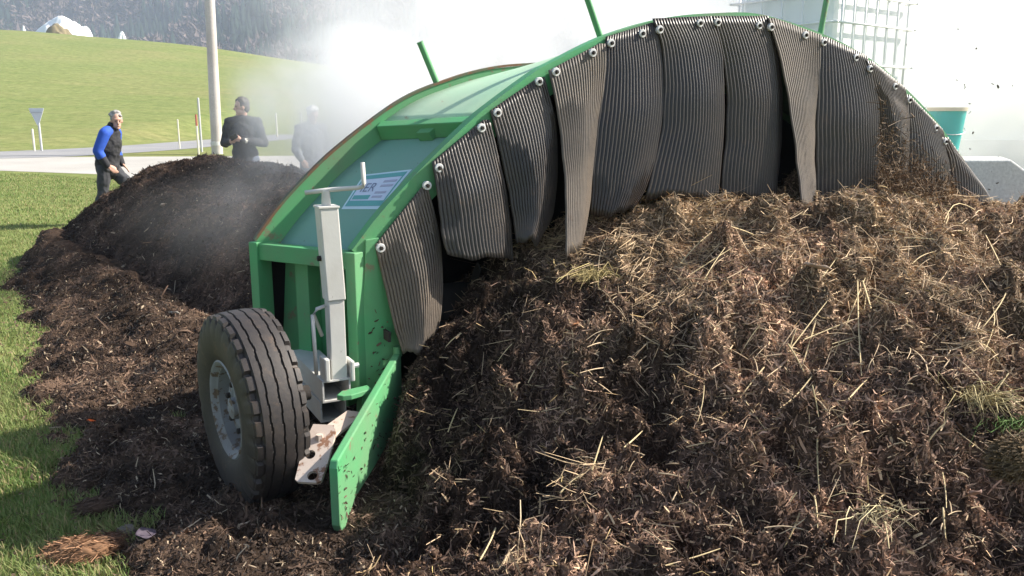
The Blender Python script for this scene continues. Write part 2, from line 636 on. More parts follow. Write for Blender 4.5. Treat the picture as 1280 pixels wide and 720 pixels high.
def mound(name, px, py_top, w_px, h_px, Y, mat, seed, parent=None, skew=0.0, dz=0.0):
    c = at_y(px, py_top, Y)
    W, H = w_px / FPX * Y / 2, h_px / FPX * Y
    a = np.linspace(-1, 1, 40)
    A, B = np.meshgrid(a, a)
    rr = np.sqrt(A ** 2 + B ** 2) * (1 + 0.45 * pn(A * 2.6, B * 2.6, seed)) + skew * A * np.abs(A)
    z = H * 1.25 * (1 - np.clip(rr, 0, 1.3) ** 1.7) - H * 0.25 + 0.06 * H * pn(A * 7, B * 7, seed + 1)
    G = np.stack([c[0] + A * W, c[1] + B * W * 0.8, c[2] - H + z + dz], -1)
    return MB().grid(G).build(name, mat, parent, smooth=True)


hk = mound('snowy_hillock', 76, 20, 78, 34, 185, M_SNOW, 31)
tag(hk, 'snow-covered hillock with brown grass showing, on the skyline above the meadow', 'hillock')
mound('bare_grass_patch', 70, 29, 46, 26, 176, M_BROWNFIELD, 33, hk)
for (px, py, w, h, lab) in ((152, 39, 13, 14, 'small snow heap beyond the crest, between hillock and concrete pole'),
                            (29, 32, 7, 12, 'tiny snow heap beyond the crest, beside the hillock at its far end')):
    tag(mound('snow_heap', px, py, w, h, 185, M_SNOW, int(px)), lab, 'snow heap', 'snow heaps beyond the crest')

# ------------------------------------------------------------------ machine frame of reference
TH = R(28)
EU = np.array([math.cos(TH), math.sin(TH), 0])
EN = np.array([math.sin(TH), -math.cos(TH), 0])     # out of the front face, towards the camera
ZV = np.array([0, 0, 1.0])
F0 = on_z(448, 325, 1.0)
R0 = on_z(325, 312, 1.0)


def front_sz():
    h = [(-0.03, 1.05), (0.10, 1.20), (0.22, 1.32), (0.39, 1.475), (0.61, 1.66), (0.72, 1.74), (0.96, 1.895), (1.08, 1.955), (1.41, 2.10), (1.78, 2.205), (2.13, 2.25), (2.5, 2.262)]
    return h + [(3.01, 2.175), (3.44, 2.045), (3.81, 1.865), (4.25, 1.585), (4.9, 1.05)]


NF = 121
FC = catmull(front_sz(), NF)
RC = catmull([(-0.02, 1.05), (0.09, 1.19), (0.22, 1.325), (0.43, 1.51), (0.79, 1.755), (1.08, 1.87), (1.33, 1.935), (1.59, 1.965), (2.2, 2.0), (2.6, 2.0), (3.2, 1.95), (3.9, 1.7), (4.4, 1.45), (4.93, 1.05)], NF)


def inward(Cv):
    T = np.gradient(Cv, axis=0)
    T /= np.linalg.norm(T, axis=1)[:, None]
    return np.stack([T[:, 1], -T[:, 0]], 1)           # points to the inside of the arch


FIN, RIN = inward(FC), inward(RC)


def f3(sz, off=0.0):
    return F0 + EU * sz[0] + ZV * (sz[1] - 1.0) + EN * off


def r3(sz, off=0.0):
    return R0 + EU * sz[0] + ZV * (sz[1] - 1.0) + EN * off


# ------------------------------------------------------------------ compost: surfaces
AX_E = np.array([-3.72, 10.55])
AX_D = np.array([0.7071, -0.7071])


def clump(x, y, seed, big=1.0):
    def billow(k, s): return np.abs(pn(x / k, y / k, s))
    wx, wy = x + 0.05 * pn(x / 0.2, y / 0.2, seed + 7), y + 0.05 * pn(x / 0.2, y / 0.2, seed + 8)
    b = 0.085 * pn(wx / 0.62, wy / 0.62, seed) + 0.050 * pn(wx / 0.27, wy / 0.27, seed + 1)
    x, y = wx, wy
    m1 = sstep(-0.35, 0.45, pn(x / 0.55, y / 0.75, seed + 9))
    m2 = sstep(-0.35, 0.45, pn(x / 0.4, y / 0.33, seed + 10))
    b += (0.05 + 0.15 * m1) * (billow(0.27, seed + 2) - 0.28) + (0.03 + 0.09 * m2) * (billow(0.12, seed + 3) - 0.28)
    b += 0.05 * (billow(0.17, seed + 11) - 0.28) * (1 - m1)
    b += 0.045 * (billow(0.055, seed + 4) - 0.28) + 0.010 * pn(x / 0.021, y / 0.021, seed + 5)
    hole = sstep(0.40, 0.75, pn(x / 0.33, y / 0.33, seed + 6))
    return big * (b - 0.10 * hole)


def raw_h(x, y):
    x, y = np.asarray(x, float), np.asarray(y, float)
    wob = 0.08 * pn(y / 0.5, x * 0 + 3.1, 40)
    e = x + 0.60 + wob - 0.20 * sstep(3.6, 3.25, y) * sstep(2.6, 3.0, y) + 0.30 * sstep(3.4, 2.2, y) * 0.5
    prof = np.interp(e, [-0.5, -0.12, 0.0, 0.10, 0.35, 0.85, 1.45, 2.2, 3.2, 4.2, 5.2, 6.4], [-0.25, -0.12, 0.05, 0.32, 0.64, 1.0, 1.17, 1.20, 1.13, 0.98, 0.85, 0.2])
    fy = np.interp(y, [0.9, 1.5, 2.3, 3.1, 3.9, 4.6, 6, 9], [-0.2, -0.05, 0.24, 0.55, 0.82, 0.97, 1.0, 1.0])
    fy = fy + (1 - fy) * 0.25 * sstep(0.45, 0.0, e) * sstep(2.6, 3.4, y)
    top = prof * fy + 0.22 * np.exp(-((x + 0.42) / 0.17) ** 2) * sstep(3.35, 3.7, y) * sstep(4.2, 3.9, y) + 0.22 * np.exp(-((x + 0.20) / 0.42) ** 2) * sstep(3.7, 4.1, y)
    back = ((np.stack([x, y], -1) - F0[:2]) @ EN[:2])             # >0 before the flaps
    top = top * (1 - 0.5 * sstep(-0.1, -1.2, back)) - 0.9 * sstep(-1.0, -1.6, back)
    return top


def done_h(x, y):
    x, y = np.asarray(x, float), np.asarray(y, float)
    d = np.stack([x, y], -1) - AX_E
    q = d @ AX_D
    p = d @ np.array([0.7071, 0.7071])
    p = np.where(p > 0, p * 1.25, p)
    rr = np.sqrt(p ** 2 + np.minimum(q, 0) ** 2) + 0.10 * pn(x / 0.9, y / 0.9, 60)
    h = 1.14 * np.interp(rr, [0, 0.25, 0.6, 1.0, 1.4, 1.75, 2.0, 2.4], [1, 0.99, 0.94, 0.78, 0.50, 0.20, 0.0, -0.2])
    return h - 0.12 * sstep(0, 2, q) * sstep(1.4, 0.6, rr) - 1.4 * sstep(5.6, 7.2, q)


SOIL = np.array([on_z(a, b)[:2] for a, b in [(60, 305), (20, 350), (45, 400), (55, 445), (50, 500), (65, 535), (90, 570), (100, 610), (140, 660), (150, 720)]]
                + [(-1.2, 2.2), (-0.9, 1.4), (3, 0.9), (6, 2), (7, 8), (2, 9.5), (-2, 12.6), (-5, 13), (-6.6, 11.8)])


def poly_sd(x, y, poly):
    """Signed distance, positive inside."""
    x, y = np.asarray(x, float), np.asarray(y, float)
    best = np.full(x.shape, 1e9)
    ins = np.zeros(x.shape, bool)
    n = len(poly)
    for i in range(n):
        a, b = poly[i], poly[(i + 1) % n]
        e = b - a
        t = np.clip(((x - a[0]) * e[0] + (y - a[1]) * e[1]) / (e @ e), 0, 1)
        best = np.minimum(best, np.hypot(x - a[0] - t * e[0], y - a[1] - t * e[1]))
        cr = (a[1] > y) != (b[1] > y)
        with np.errstate(divide='ignore', invalid='ignore'):
            xi = a[0] + (y - a[1]) * e[0] / (e[1] if abs(e[1]) > 1e-9 else 1e-9)
        ins ^= cr & (x < xi)
    return np.where(ins, best, -best)


RIDGE_A, RIDGE_B = on_z(62, 318)[:2], on_z(262, 470)[:2]


def soil_h(x, y):
    sdv = poly_sd(x, y, SOIL) + 0.16 * pn(x / 0.45, y / 0.45, 70) + 0.08 * pn(x / 0.14, y / 0.14, 71)
    base = -0.06 + 0.130 * sstep(-0.32, 0.22, sdv)
    e = RIDGE_B - RIDGE_A
    t = np.clip(((x - RIDGE_A[0]) * e[0] + (y - RIDGE_A[1]) * e[1]) / (e @ e), 0, 1)
    dr = np.hypot(x - RIDGE_A[0] - t * e[0], y - RIDGE_A[1] - t * e[1])
    return base + 0.27 * (1 - 0.5 * t) * np.exp(-(dr / 0.36) ** 2) * sstep(-0.1, 0.2, sdv)


def heap_cols(x, y, n, dark, light, straw, s_amt, wetness=0.0):
    t = np.clip(0.40 + 0.55 * pn(x / 0.6, y / 0.5, 89) + 0.50 * pn(x / 0.24, y / 0.24, 90) + 0.25 * pn(x / 0.09, y / 0.09, 91) + RNG.normal(0, 0.24, n), 0, 1)[:, None] ** 1.6
    c = np.array(dark) * (1 - t) + np.array(light) * t
    s = np.clip(s_amt, 0, 1)[:, None]
    c = c * (1 - s) + np.array(straw) * s
    wet = sstep(0.7, -0.15, x + 0.35 * pn(x / 0.35, y / 0.35, 92)) * sstep(2.3, 3.0, y) * sstep(-0.9, -0.7, x) * (y < 4.6) * wetness
    return c * (1 - 0.6 * wet)[:, None]


def straw_amt(x, y):
    """Dry straw lies on the upper, farther part of the raw heap."""
    base = 0.95 * sstep(2.9, 4.8, y + 0.22 * x) * sstep(-0.3, 0.7, x)
    return np.clip(base * (0.65 + 0.9 * pn(x / 0.5, y / 0.5, 95)), 0, 1)


def field(name, hfun, x0, x1, y0, y1, step, seed, amp, dark, light, straw, samt, mat, mask=None, low=-0.05):
    X, Y = np.meshgrid(np.arange(x0, x1, step), np.arange(y0, y1, step))
    H = hfun(X, Y)
    c = clump(X, Y, seed, amp)
    Z = H + c * sstep(-0.05, 0.12, H + 0.05)
    jx = 0.022 * amp * pn(X / 0.07, Y / 0.07, seed + 20) + 0.010 * amp * pn(X / 0.028, Y / 0.028, seed + 21)
    jy = 0.022 * amp * pn(X / 0.07, Y / 0.07, seed + 22) + 0.010 * amp * pn(X / 0.028, Y / 0.028, seed + 23)
    V = np.stack([X + jx, Y + jy, Z], -1).reshape(-1, 3)
    ny, nx = X.shape
    I = (np.arange(ny - 1)[:, None] * nx + np.arange(nx - 1)[None]).ravel()
    Fq = np.stack([I, I + 1, I + nx + 1, I + nx], 1)
    keep = (V[Fq, 2].max(1) > low)
    Fq = Fq[keep]
    used, inv = np.unique(Fq, return_inverse=True)
    Vk = V[used]
    n = len(Vk)
    col = heap_cols(Vk[:, 0], Vk[:, 1], n, dark, light, straw, samt(Vk[:, 0], Vk[:, 1]) * 0.5, 1.0 if name == 'compost_windrow' else 0.0)
    return np_mesh(name, Vk, inv.reshape(-1, 4), col, mat, smooth=True), (X, Y, Z, V.reshape(ny, nx, 3))


def sampler(grid):
    X, Y, Z = grid[:3]
    x0, y0, st = X[0, 0], Y[0, 0], X[0, 1] - X[0, 0]

    def at(x, y):
        i = np.clip(((y - y0) / st).astype(int), 0, Z.shape[0] - 2)
        j = np.clip(((x - x0) / st).astype(int), 0, Z.shape[1] - 2)
        return np.maximum(np.maximum(Z[i, j], Z[i + 1, j]), Z[i, j + 1]) * 0.5 + Z[i, j] * 0.5
    return at


RAW_DARK, RAW_LIGHT, STRAW = (0.035, 0.022, 0.016), (0.20, 0.125, 0.088), (0.34, 0.24, 0.14)
raw_obj, g_raw = field('compost_windrow', raw_h, -1.0, 5.2, 1.3, 7.9, 0.0135, 100, 1.5, RAW_DARK, RAW_LIGHT, STRAW, straw_amt, M_HEAP, low=-0.03)
tag(raw_obj, 'raw brown compost windrow with dry straw on top, piled before the rubber flaps', 'compost heap')
DONE_DARK, DONE_LIGHT = (0.026, 0.017, 0.013), (0.10, 0.066, 0.048)
done_obj, g_done = field('turned_compost_windrow', done_h, -6.6, 1.3, 5.2, 13.2, 0.024, 140, 0.62, DONE_DARK, DONE_LIGHT, STRAW, lambda a, b: a * 0, M_HEAP, low=-0.02)
tag(done_obj, 'steaming dark turned compost windrow behind the green machine', 'compost heap')
SOIL_DARK, SOIL_LIGHT = (0.028, 0.019, 0.014), (0.12, 0.08, 0.056)
soil_obj, g_soil = field('soil', soil_h, -6.2, 2.2, 1.3, 12.6, 0.022, 180, 0.55, SOIL_DARK, SOIL_LIGHT, (0.2, 0.15, 0.09), lambda a, b: a * 0, M_HEAP, low=-0.03)
tag(soil_obj, kind='structure')
z_raw, z_done, z_soil = sampler(g_raw), sampler(g_done), sampler(g_soil)


def surf_sample(grid, n, dens):
    """Points spread evenly over the real (steep, lumpy) surface, with its normals."""
    G = grid[3]
    A, B, C_ = G[:-1, :-1], G[:-1, 1:], G[1:, :-1]
    N = np.cross(B - A, C_ - A).reshape(-1, 3)
    ar = np.linalg.norm(N, axis=1)
    c = ((B + C_) / 2).reshape(-1, 3)
    w = ar * np.clip(dens(c[:, 0], c[:, 1]), 0, 1)
    cum = np.cumsum(w)
    i = np.searchsorted(cum, RNG.random(n) * cum[-1])
    i = np.clip(i, 0, len(w) - 1)
    A, B, C_ = A.reshape(-1, 3)[i], B.reshape(-1, 3)[i], C_.reshape(-1, 3)[i]
    P = A + (B - A) * RNG.random((n, 1)) + (C_ - A) * RNG.random((n, 1))
    return P, N[i] / ar[i][:, None]


def fibres(name, P, L, W, col, mat, lift, parent=None, bend=0.35, flat=0.6, direction=None, normal=None):
    """Short bent ribbons: 3 cross-sections, 4 triangles (2 quads) each."""
    n = len(P)
    a = RNG.uniform(0, 2 * np.pi, n) if direction is None else direction
    el = RNG.normal(0.05, flat, n)
    D = np.stack([np.cos(a) * np.cos(el), np.sin(a) * np.cos(el), np.sin(el)], 1)
    Rv = RNG.normal(0, 1, (n, 3))
    if normal is not None:                      # lie along the surface
        T = np.cross(normal, Rv)
        T /= np.linalg.norm(T, axis=1)[:, None]
        D = T * np.cos(el)[:, None] + normal * np.sin(el)[:, None]
        Rv = normal + RNG.normal(0, 0.45, (n, 3))
        P = P + normal * (lift + np.abs(np.sin(el))[:, None] * L[:, None] * 0.2) - ZV * (lift + np.abs(D[:, 2:3] * L[:, None]) * 0.25)
    S = np.cross(D, Rv)
    S /= np.linalg.norm(S, axis=1)[:, None]
    B = np.cross(S, D)
    P = P + ZV * (lift + np.abs(D[:, 2:3] * L[:, None]) * 0.25)
    bd = RNG.normal(0, bend, n)[:, None] * L[:, None]
    c0, c1, c2 = P - D * L[:, None] / 2 - B * bd * 0.5, P + B * bd * 0.25, P + D * L[:, None] / 2 - B * bd * 0.5
    w = W[:, None] / 2
    V = np.stack([c0 - S * w * 0.7, c0 + S * w * 0.7, c1 - S * w, c1 + S * w, c2 - S * w * 0.5, c2 + S * w * 0.5], 1).reshape(-1, 3)
    b = (np.arange(n) * 6)[:, None]
    Fq = np.concatenate([b + np.array([[0, 1, 3, 2]]), b + np.array([[2, 3, 5, 4]])])
    o = np_mesh(name, V, Fq, np.repeat(col, 6, 0), mat, parent)
    return tag(o, kind='stuff')


def scatter_on(n, x0, x1, y0, y1, zf, dens=None):
    x, y = RNG.uniform(x0, x1, n), RNG.uniform(y0, y1, n)
    if dens is not None:
        k = RNG.random(n) < dens(x, y)
        x, y = x[k], y[k]
    return np.stack([x, y, zf(x, y)], 1)


def raw_dens(x, y):
    back = ((np.stack([x, y], -1) - F0[:2]) @ EN[:2])
    near = np.clip(1.25 - 0.16 * (y - 1.5), 0.3, 1)
    return near * (raw_h(x, y) > 0.02) * (back > -0.35) * (np.abs(x) < 0.68 * y + 0.35)


# crumbs and fibres of the raw heap
P, NN = surf_sample(g_raw, 235000, raw_dens)
n = len(P)
L = np.clip(RNG.lognormal(math.log(0.026), 0.5, n), 0.008, 0.075)
W = np.clip(RNG.lognormal(math.log(0.0042), 0.45, n), 0.0015, 0.011)
sa = straw_amt(P[:, 0], P[:, 1]) * RNG.uniform(0.2, 1.2, n)
cc = heap_cols(P[:, 0], P[:, 1], n, (0.058, 0.035, 0.025), (0.64, 0.40, 0.275), (0.68, 0.49, 0.30), np.maximum(sa, (RNG.random(n) < 0.06) * 0.9), 1.0)
fibres('compost_fibres', P, L, W, cc, M_FIBRE, RNG.uniform(-0.004, 0.008, (n, 1)), raw_obj, 0.4, 0.33, normal=NN)

# longer straw, denser up the heap
def straw_dens(x, y):
    return raw_dens(x, y) * np.clip(0.10 + 1.1 * straw_amt(x, y) * (0.5 + pn(x / 0.3, y / 0.3, 97)), 0, 1)


P = scatter_on(64000, -0.6, 5.0, 1.6, 7.2, z_raw, straw_dens)
n = len(P)
L = RNG.lognormal(math.log(0.065), 0.5, n)
cc = np.array([[0.46, 0.33, 0.20]]) * RNG.uniform(0.45, 1.35, (n, 1)) * np.stack([np.ones(n), RNG.uniform(0.9, 1.08, n), RNG.uniform(0.75, 1.15, n)], 1)
fibres('short_straw', P, L, RNG.uniform(0.002, 0.0045, n), cc, M_FIBRE, RNG.uniform(0.0, 0.02, (n, 1)), raw_obj, 0.22, 0.35)


mats = []
for k in range(430):
    cx_, cy_ = RNG.uniform(-0.3, 4.6), RNG.uniform(2.2, 6.9)
    if RNG.random() > 0.12 + 0.95 * float(straw_amt(np.array([cx_]), np.array([cy_]))[0]): continue
    m_ = int(RNG.uniform(40, 130))
    dr_ = RNG.uniform(0, math.pi)
    sp_ = RNG.uniform(0.04, 0.11)
    xy = np.array([cx_, cy_]) + RNG.normal(0, sp_, (m_, 2))
    mats.append(np.column_stack([xy, z_raw(xy[:, 0], xy[:, 1]), np.full(m_, dr_) + RNG.normal(0, 0.45, m_), np.full(m_, RNG.uniform(0.55, 1.2))]))
mats = np.concatenate(mats)
mats = mats[raw_dens(mats[:, 0], mats[:, 1]) > 0.05]
n = len(mats)
cc = np.array([[0.58, 0.42, 0.255]]) * mats[:, 4:5] * RNG.uniform(0.5, 1.3, (n, 1))
fibres('straw_mats', mats[:, :3].copy(), RNG.lognormal(math.log(0.075), 0.5, n), RNG.uniform(0.0018, 0.004, n), cc, M_FIBRE, RNG.uniform(0.0, 0.03, (n, 1)), raw_obj, 0.2, 0.3, direction=mats[:, 3])


def stalks(name, items, mat, parent, kind='stuff', seg=5):
    """Round bent stalks: items of (path points, radius, colour)."""
    Vs, Fs, Cs = [], [], []
    b = 0
    for path, rad, c in items:
        mb = MB().tube(path, rad, 5)
        v = np.array(mb.v)
        fq = [f for f in mb.f if len(f) == 4]
        Vs.append(v)
        Fs.append(np.array(fq) + b)
        Cs.append(np.repeat(np.array(c)[None], len(v), 0))
        b += len(v)
    return tag(np_mesh(name, np.concatenate(Vs), np.concatenate(Fs), np.concatenate(Cs), mat, parent, True), kind=kind)


def stalk_at(px, py, dx, dy, bend=0.1, rad=0.0025, c=(0.42, 0.33, 0.19), lift=0.02):
    """A stalk lying on the raw heap, both ends found on its surface."""
    def hit(a, b):
        for t in np.arange(1.5, 9, 0.02):
            p = CAM + ray(a, b) * t
            if p[2] < float(z_raw(np.array([p[0]]), np.array([p[1]]))[0]) + lift:
                return p
        return CAM + ray(a, b) * 5
    p, q = hit(px, py), hit(px + dx, py + dy)
    d = q - p
    nrm = np.cross(d, RNG.normal(0, 1, 3))
    nrm /= max(np.linalg.norm(nrm), 1e-9)
    L = np.linalg.norm(d)
    pts = [p + d * t + nrm * L * bend * math.sin(math.pi * t) + ZV * 0.006 * math.sin(math.pi * t) for t in np.linspace(0, 1, 6)]
    A_ = np.array(pts)
    need = z_raw(A_[:, 0], A_[:, 1]) - A_[:, 2]
    up_ = float(np.clip(np.percentile(need, 70) + 0.010, 0.0, 0.09))
    pts = [k + ZV * up_ for k in pts]
    return (pts, [rad, rad, rad, rad * 0.9, rad * 0.8, rad * 0.5], c)


SEEN = [(1085, 345, -12, 95), (1082, 350, -40, 100), (1072, 350, 5, 120), (1078, 352, 22, 78), (1000, 395, 45, -120 + 60), (1005, 430, 60, -25), (1015, 470, -40, 40), (1020, 400, -18, 60),
        (1090, 375, 60, 22), (985, 440, 50, -65), (1040, 430, 35, -10), (1020, 455, 45, -22), (955, 460, -30, 38), (995, 415, -12, 55), (985, 430, 20, 35),
        (1240, 380, -10, 60), (1258, 365, -30, 45), (1130, 300, 75, 8), (1180, 262, -2, 26), (1218, 262, -38, 16), (1230, 290, 25, 50), (890, 275, 45, 18), (905, 285, 42, 14),
        (850, 330, 40, -40), (860, 345, 55, -35), (880, 350, 30, -45), (840, 345, 30, -20), (1018, 620, 4, 40), (1022, 540, 2, 75), (1015, 485, 8, 40), (1178, 590, 5, 45), (1178, 640, 4, 55),
        (1105, 655, 6, 35), (1090, 640, -20, 12), (1092, 640, 30, 6), (1085, 632, -18, -10), (1100, 640, 8, -22), (740, 588, 14, -45), (560, 540, 12, -30), (555, 440, 22, -20), (660, 480, 18, -30),
        (830, 712, 70, -22), (1000, 640, -20, 45), (975, 660, 20, -30), (930, 500, 28, 40), (1140, 330, 30, -16), (1035, 330, 60, -8), (1105, 290, 55, 12), (950, 410, -25, 38),
        (700, 620, 30, -25), (600, 700, 25, -60), (780, 560, 24, -22), (640, 430, -18, 22), (880, 480, -8, 50), (1260, 470, -28, 45), (1228, 430, 22, 25), (1155, 560, 25, -30), (1060, 500, 28, -30)]
its = [stalk_at(a, b, c, d, RNG.normal(0, 0.03), RNG.uniform(0.0022, 0.0036), tuple(np.array([0.62, 0.49, 0.28]) * RNG.uniform(0.7, 1.1))) for a, b, c, d in SEEN]
for k in range(1500):
    px, py = RNG.uniform(560, 1278), RNG.uniform(262, 715)
    if RNG.random() > (0.95 if (px > 740 and py < 470 + 60 * (px > 1150)) else 0.16): continue
    L_, a_ = RNG.lognormal(3.1, 0.5), RNG.uniform(0, 2 * math.pi)
    its.append(stalk_at(px, py, L_ * math.cos(a_), L_ * 0.7 * math.sin(a_), RNG.normal(0, 0.045), RNG.uniform(0.0012, 0.0027), tuple(np.array([0.56, 0.42, 0.27]) * RNG.uniform(0.4, 1.2))))
stalks('straw_stalks', its, M_FIBRE, raw_obj)

# crumbs of the turned heap and of the littered soil
P, NN = surf_sample(g_done, 80000, lambda x, y: (done_h(x, y) > 0.02) * (y - x * 0.5 > 5.5))
n = len(P)
cc = heap_cols(P[:, 0], P[:, 1], n, (0.030, 0.020, 0.015), (0.19, 0.12, 0.084), (0.42, 0.33, 0.23), (RNG.random(n) < 0.02) * 0.8)
fibres('compost_fibres', P, RNG.lognormal(math.log(0.03), 0.5, n), RNG.lognormal(math.log(0.008), 0.4, n), cc, M_FIBRE, RNG.uniform(-0.006, 0.012, (n, 1)), done_obj, 0.35, 0.4, normal=NN)
P, NN = surf_sample(g_soil, 90000, lambda x, y: (z_soil(x, y) > 0.0) * (done_h(x, y) < 0.1) * np.clip(1.4 - 0.12 * y, 0.2, 1) * (np.abs(x) < 0.68 * y + 0.3) * (x < 0.2) * (y > 2.4))
n = len(P)
cc = heap_cols(P[:, 0], P[:, 1], n, (0.028, 0.019, 0.014), (0.19, 0.12, 0.083), (0.46, 0.36, 0.25), (RNG.random(n) < 0.05) * 0.8)
fibres('soil_litter', P, RNG.lognormal(math.log(0.022), 0.6, n), RNG.lognormal(math.log(0.005), 0.5, n), cc, M_FIBRE, RNG.uniform(-0.004, 0.01, (n, 1)), soil_obj, 0.35, 0.4, normal=NN)

# ------------------------------------------------------------------ grass at the field edge
def grass_ok(x, y):
    s = z_soil(x, y)
    inside = (x > -6.2) & (x < 2.2) & (y > 1.3) & (y < 12.6)
    return np.where(inside, (s < 0.012), True) * (done_h(x, y) < 0.0) * (x < -0.9 + 0 * y)


def grass_batch(n, x0, x1, y0, y1, hmin, hmax, w, dens):
    P = scatter_on(n, x0, x1, y0, y1, lambda x, y: x * 0, dens)
    n = len(P)
    h = RNG.uniform(hmin, hmax, n) * (0.75 + 0.6 * np.clip(pn(P[:, 0] / 0.4, P[:, 1] / 0.4, 55) + 0.3, 0, 1))
    a = RNG.uniform(0, 2 * np.pi, n)
    D = np.stack([np.cos(a), np.sin(a), a * 0], 1)
    S = np.stack([-np.sin(a), np.cos(a), a * 0], 1)
    ln = RNG.uniform(0.15, 0.9, n)[:, None] * h[:, None]
    ww = (RNG.uniform(0.6, 1.3, n) * w)[:, None]
    p1 = P + ZV * h[:, None] * 0.6 + D * ln * 0.3
    p2 = P + ZV * h[:, None] * RNG.uniform(0.75, 1.0, (n, 1)) + D * ln
    V = np.stack([P - S * ww, P + S * ww, p1 + S * ww * 0.75, p1 - S * ww * 0.75, p2 + S * ww * 0.12, p2 - S * ww * 0.12], 1).reshape(-1, 3)
    b = (np.arange(n) * 6)[:, None]
    Fq = np.concatenate([b + np.array([[0, 1, 2, 3]]), b + np.array([[3, 2, 4, 5]])])
    t = np.clip(0.5 + 0.6 * pn(P[:, 0] / 0.8, P[:, 1] / 0.8, 56) + RNG.normal(0, 0.25, n), 0, 1)[:, None]
    c = np.array([0.12, 0.205, 0.045]) * (1 - t) + np.array([0.27, 0.31, 0.11]) * t
    dry = (RNG.random(n) < 0.22)[:, None]
    c = np.where(dry, np.array([[0.34, 0.29, 0.14]]), c)
    return V, Fq, np.repeat(c, 6, 0)


batches = [grass_batch(70000, -3.4, -1.2, 2.5, 5.2, 0.025, 0.065, 0.0022, lambda x, y: grass_ok(x, y) * (x > -0.68 * y - 0.3)),
           grass_batch(110000, -8.5, -2.2, 5.2, 13.0, 0.02, 0.05, 0.0034, lambda x, y: grass_ok(x, y) * (x > -0.66 * y - 0.4) * np.clip(1.5 - y / 13, 0.3, 1)),
           grass_batch(60000, -15, -4.5, 12.5, 24.0, 0.02, 0.05, 0.006, lambda x, y: grass_ok(x, y) * (x > -0.66 * y - 0.4) * (x < -0.3 * y) * (y < np.interp(x, [-40, -15.2, -10.5, -6, 0], [25.8, 24.9, 22.0, 18.5, 17.5])))]
off, Vs, Fs, Cs = 0, [], [], []
for v, f_, c_ in batches:
    Vs.append(v); Fs.append(f_ + off); Cs.append(c_); off += len(v)
grass = np_mesh('grass', np.concatenate(Vs), np.concatenate(Fs), np.concatenate(Cs), M_GRASSBLADE)
tag(grass, 'short green grass at the field edge beside the dark compost', 'grass', kind='stuff')

# ------------------------------------------------------------------ the compost turner
M0 = np.array([F0[0], F0[1], 0.0])
turner = tag(empty('compost_turner', M0), 'green arched compost turner with rubber flaps straddling the windrow', 'compost turner')


def mb(): return MB(M0)


def sweep(sections):
    """sections: (n, k, 3) closed cross-sections, capped."""
    S = np.array(sections)
    n, k = S.shape[:2]
    fs = [(i * k + j, i * k + (j + 1) % k, (i + 1) * k + (j + 1) % k, (i + 1) * k + j) for i in range(n - 1) for j in range(k)]
    fs += [tuple(range(k))[::-1], tuple((n - 1) * k + j for j in range(k))]
    return mb().add(list(S.reshape(-1, 3)), fs)


FLW = 0.15
sweep([[f3(FC[i], 0), f3(FC[i] + FIN[i] * FLW, 0), f3(FC[i] + FIN[i] * FLW, -0.075), f3(FC[i], -0.075)] for i in range(NF)]).build('front_flange', M_GREEN, turner, angle=40)
sweep([[r3(RC[i], 0.025), r3(RC[i] + RIN[i] * 0.15, 0.025), r3(RC[i] + RIN[i] * 0.15, 0.0), r3(RC[i], 0.0)] for i in range(NF)]).build('rear_flange', M_GREEN, turner, angle=40)
sweep([[r3(RC[i] - RIN[i] * 0.014, 0.03), r3(RC[i] - RIN[i] * 0.001, 0.03), r3(RC[i] - RIN[i] * 0.001, -0.012), r3(RC[i] - RIN[i] * 0.014, -0.012)] for i in range(NF)]).build('rear_edge_strip', M_RUST_GREEN, turner, angle=40)
# recessed hood skin, then the higher top panel between the cross beams
iA = int(np.argmin(np.abs(FC[:, 0] - 0.66)))
iB = NF - 1 - iA
jA = int(np.argmin(np.abs(RC[:, 0] - 0.60)))


def skin(t, w, rec=0.11):
    """Hood surface: t in 0..1 along the arch, w 0 at the rear to 1 at the front flange."""
    x = t * (NF - 1)
    i = int(min(max(math.floor(x), 0), NF - 2))
    k = x - i
    fc = FC[i] * (1 - k) + FC[i + 1] * k + (FIN[i] * (1 - k) + FIN[i + 1] * k) * rec
    rc = RC[i] * (1 - k) + RC[i + 1] * k + (RIN[i] * (1 - k) + RIN[i + 1] * k) * rec
    return r3(rc, 0.02) * (1 - w) + f3(fc, -0.07) * w


G = np.array([[skin(t, w) for w in np.linspace(0, 1, 7)] for t in np.linspace(0, 1, 90)])
mb().grid(G).build('hood_skin', M_HOOD, turner, smooth=True, solid=0.008)
tA = (iA + jA) / 2 / (NF - 1)
G = np.array([[skin(t, w, 0.035) for w in np.linspace(0, 1, 5)] for t in np.linspace(tA + 0.005, 1 - tA, 60)])
M_TOP = paint('sunlit_top_panel', (0.40, 0.62, 0.42), (0.36, 0.30, 0.2), (0.52, 0.56, 0.42), 0.8, 0.64)  # grazing sunlight put into the colour: paler than the hood skin
mb().grid(G).build('top_panel', M_TOP, turner, smooth=True, solid=0.006)
for (ti, nm) in ((tA, 'cross_beam'), (1 - tA, 'cross_beam')):
    a, b = skin(ti, 0.01, 0.065), skin(ti, 0.99, 0.065)
    up = skin(ti, 0.5, 0.0) - skin(ti, 0.5, 0.1)
    o = mb().bar(a, b, 0.06, 0.085, up).build(nm, M_GREEN, turner, bevel=0.004)
    if ti == tA:
        d = skin(ti - 0.02, 0.5, 0.08) - skin(ti, 0.5, 0.08)
        d /= np.linalg.norm(d)
        c = skin(ti, 0.55, 0.072) + d * 0.045
        e = (b - a) / np.linalg.norm(b - a)
        mb().box(c, e * 0.04, d * 0.02, np.cross(e, d) * 0.035).build('bracket', M_GREEN, o, bevel=0.003)

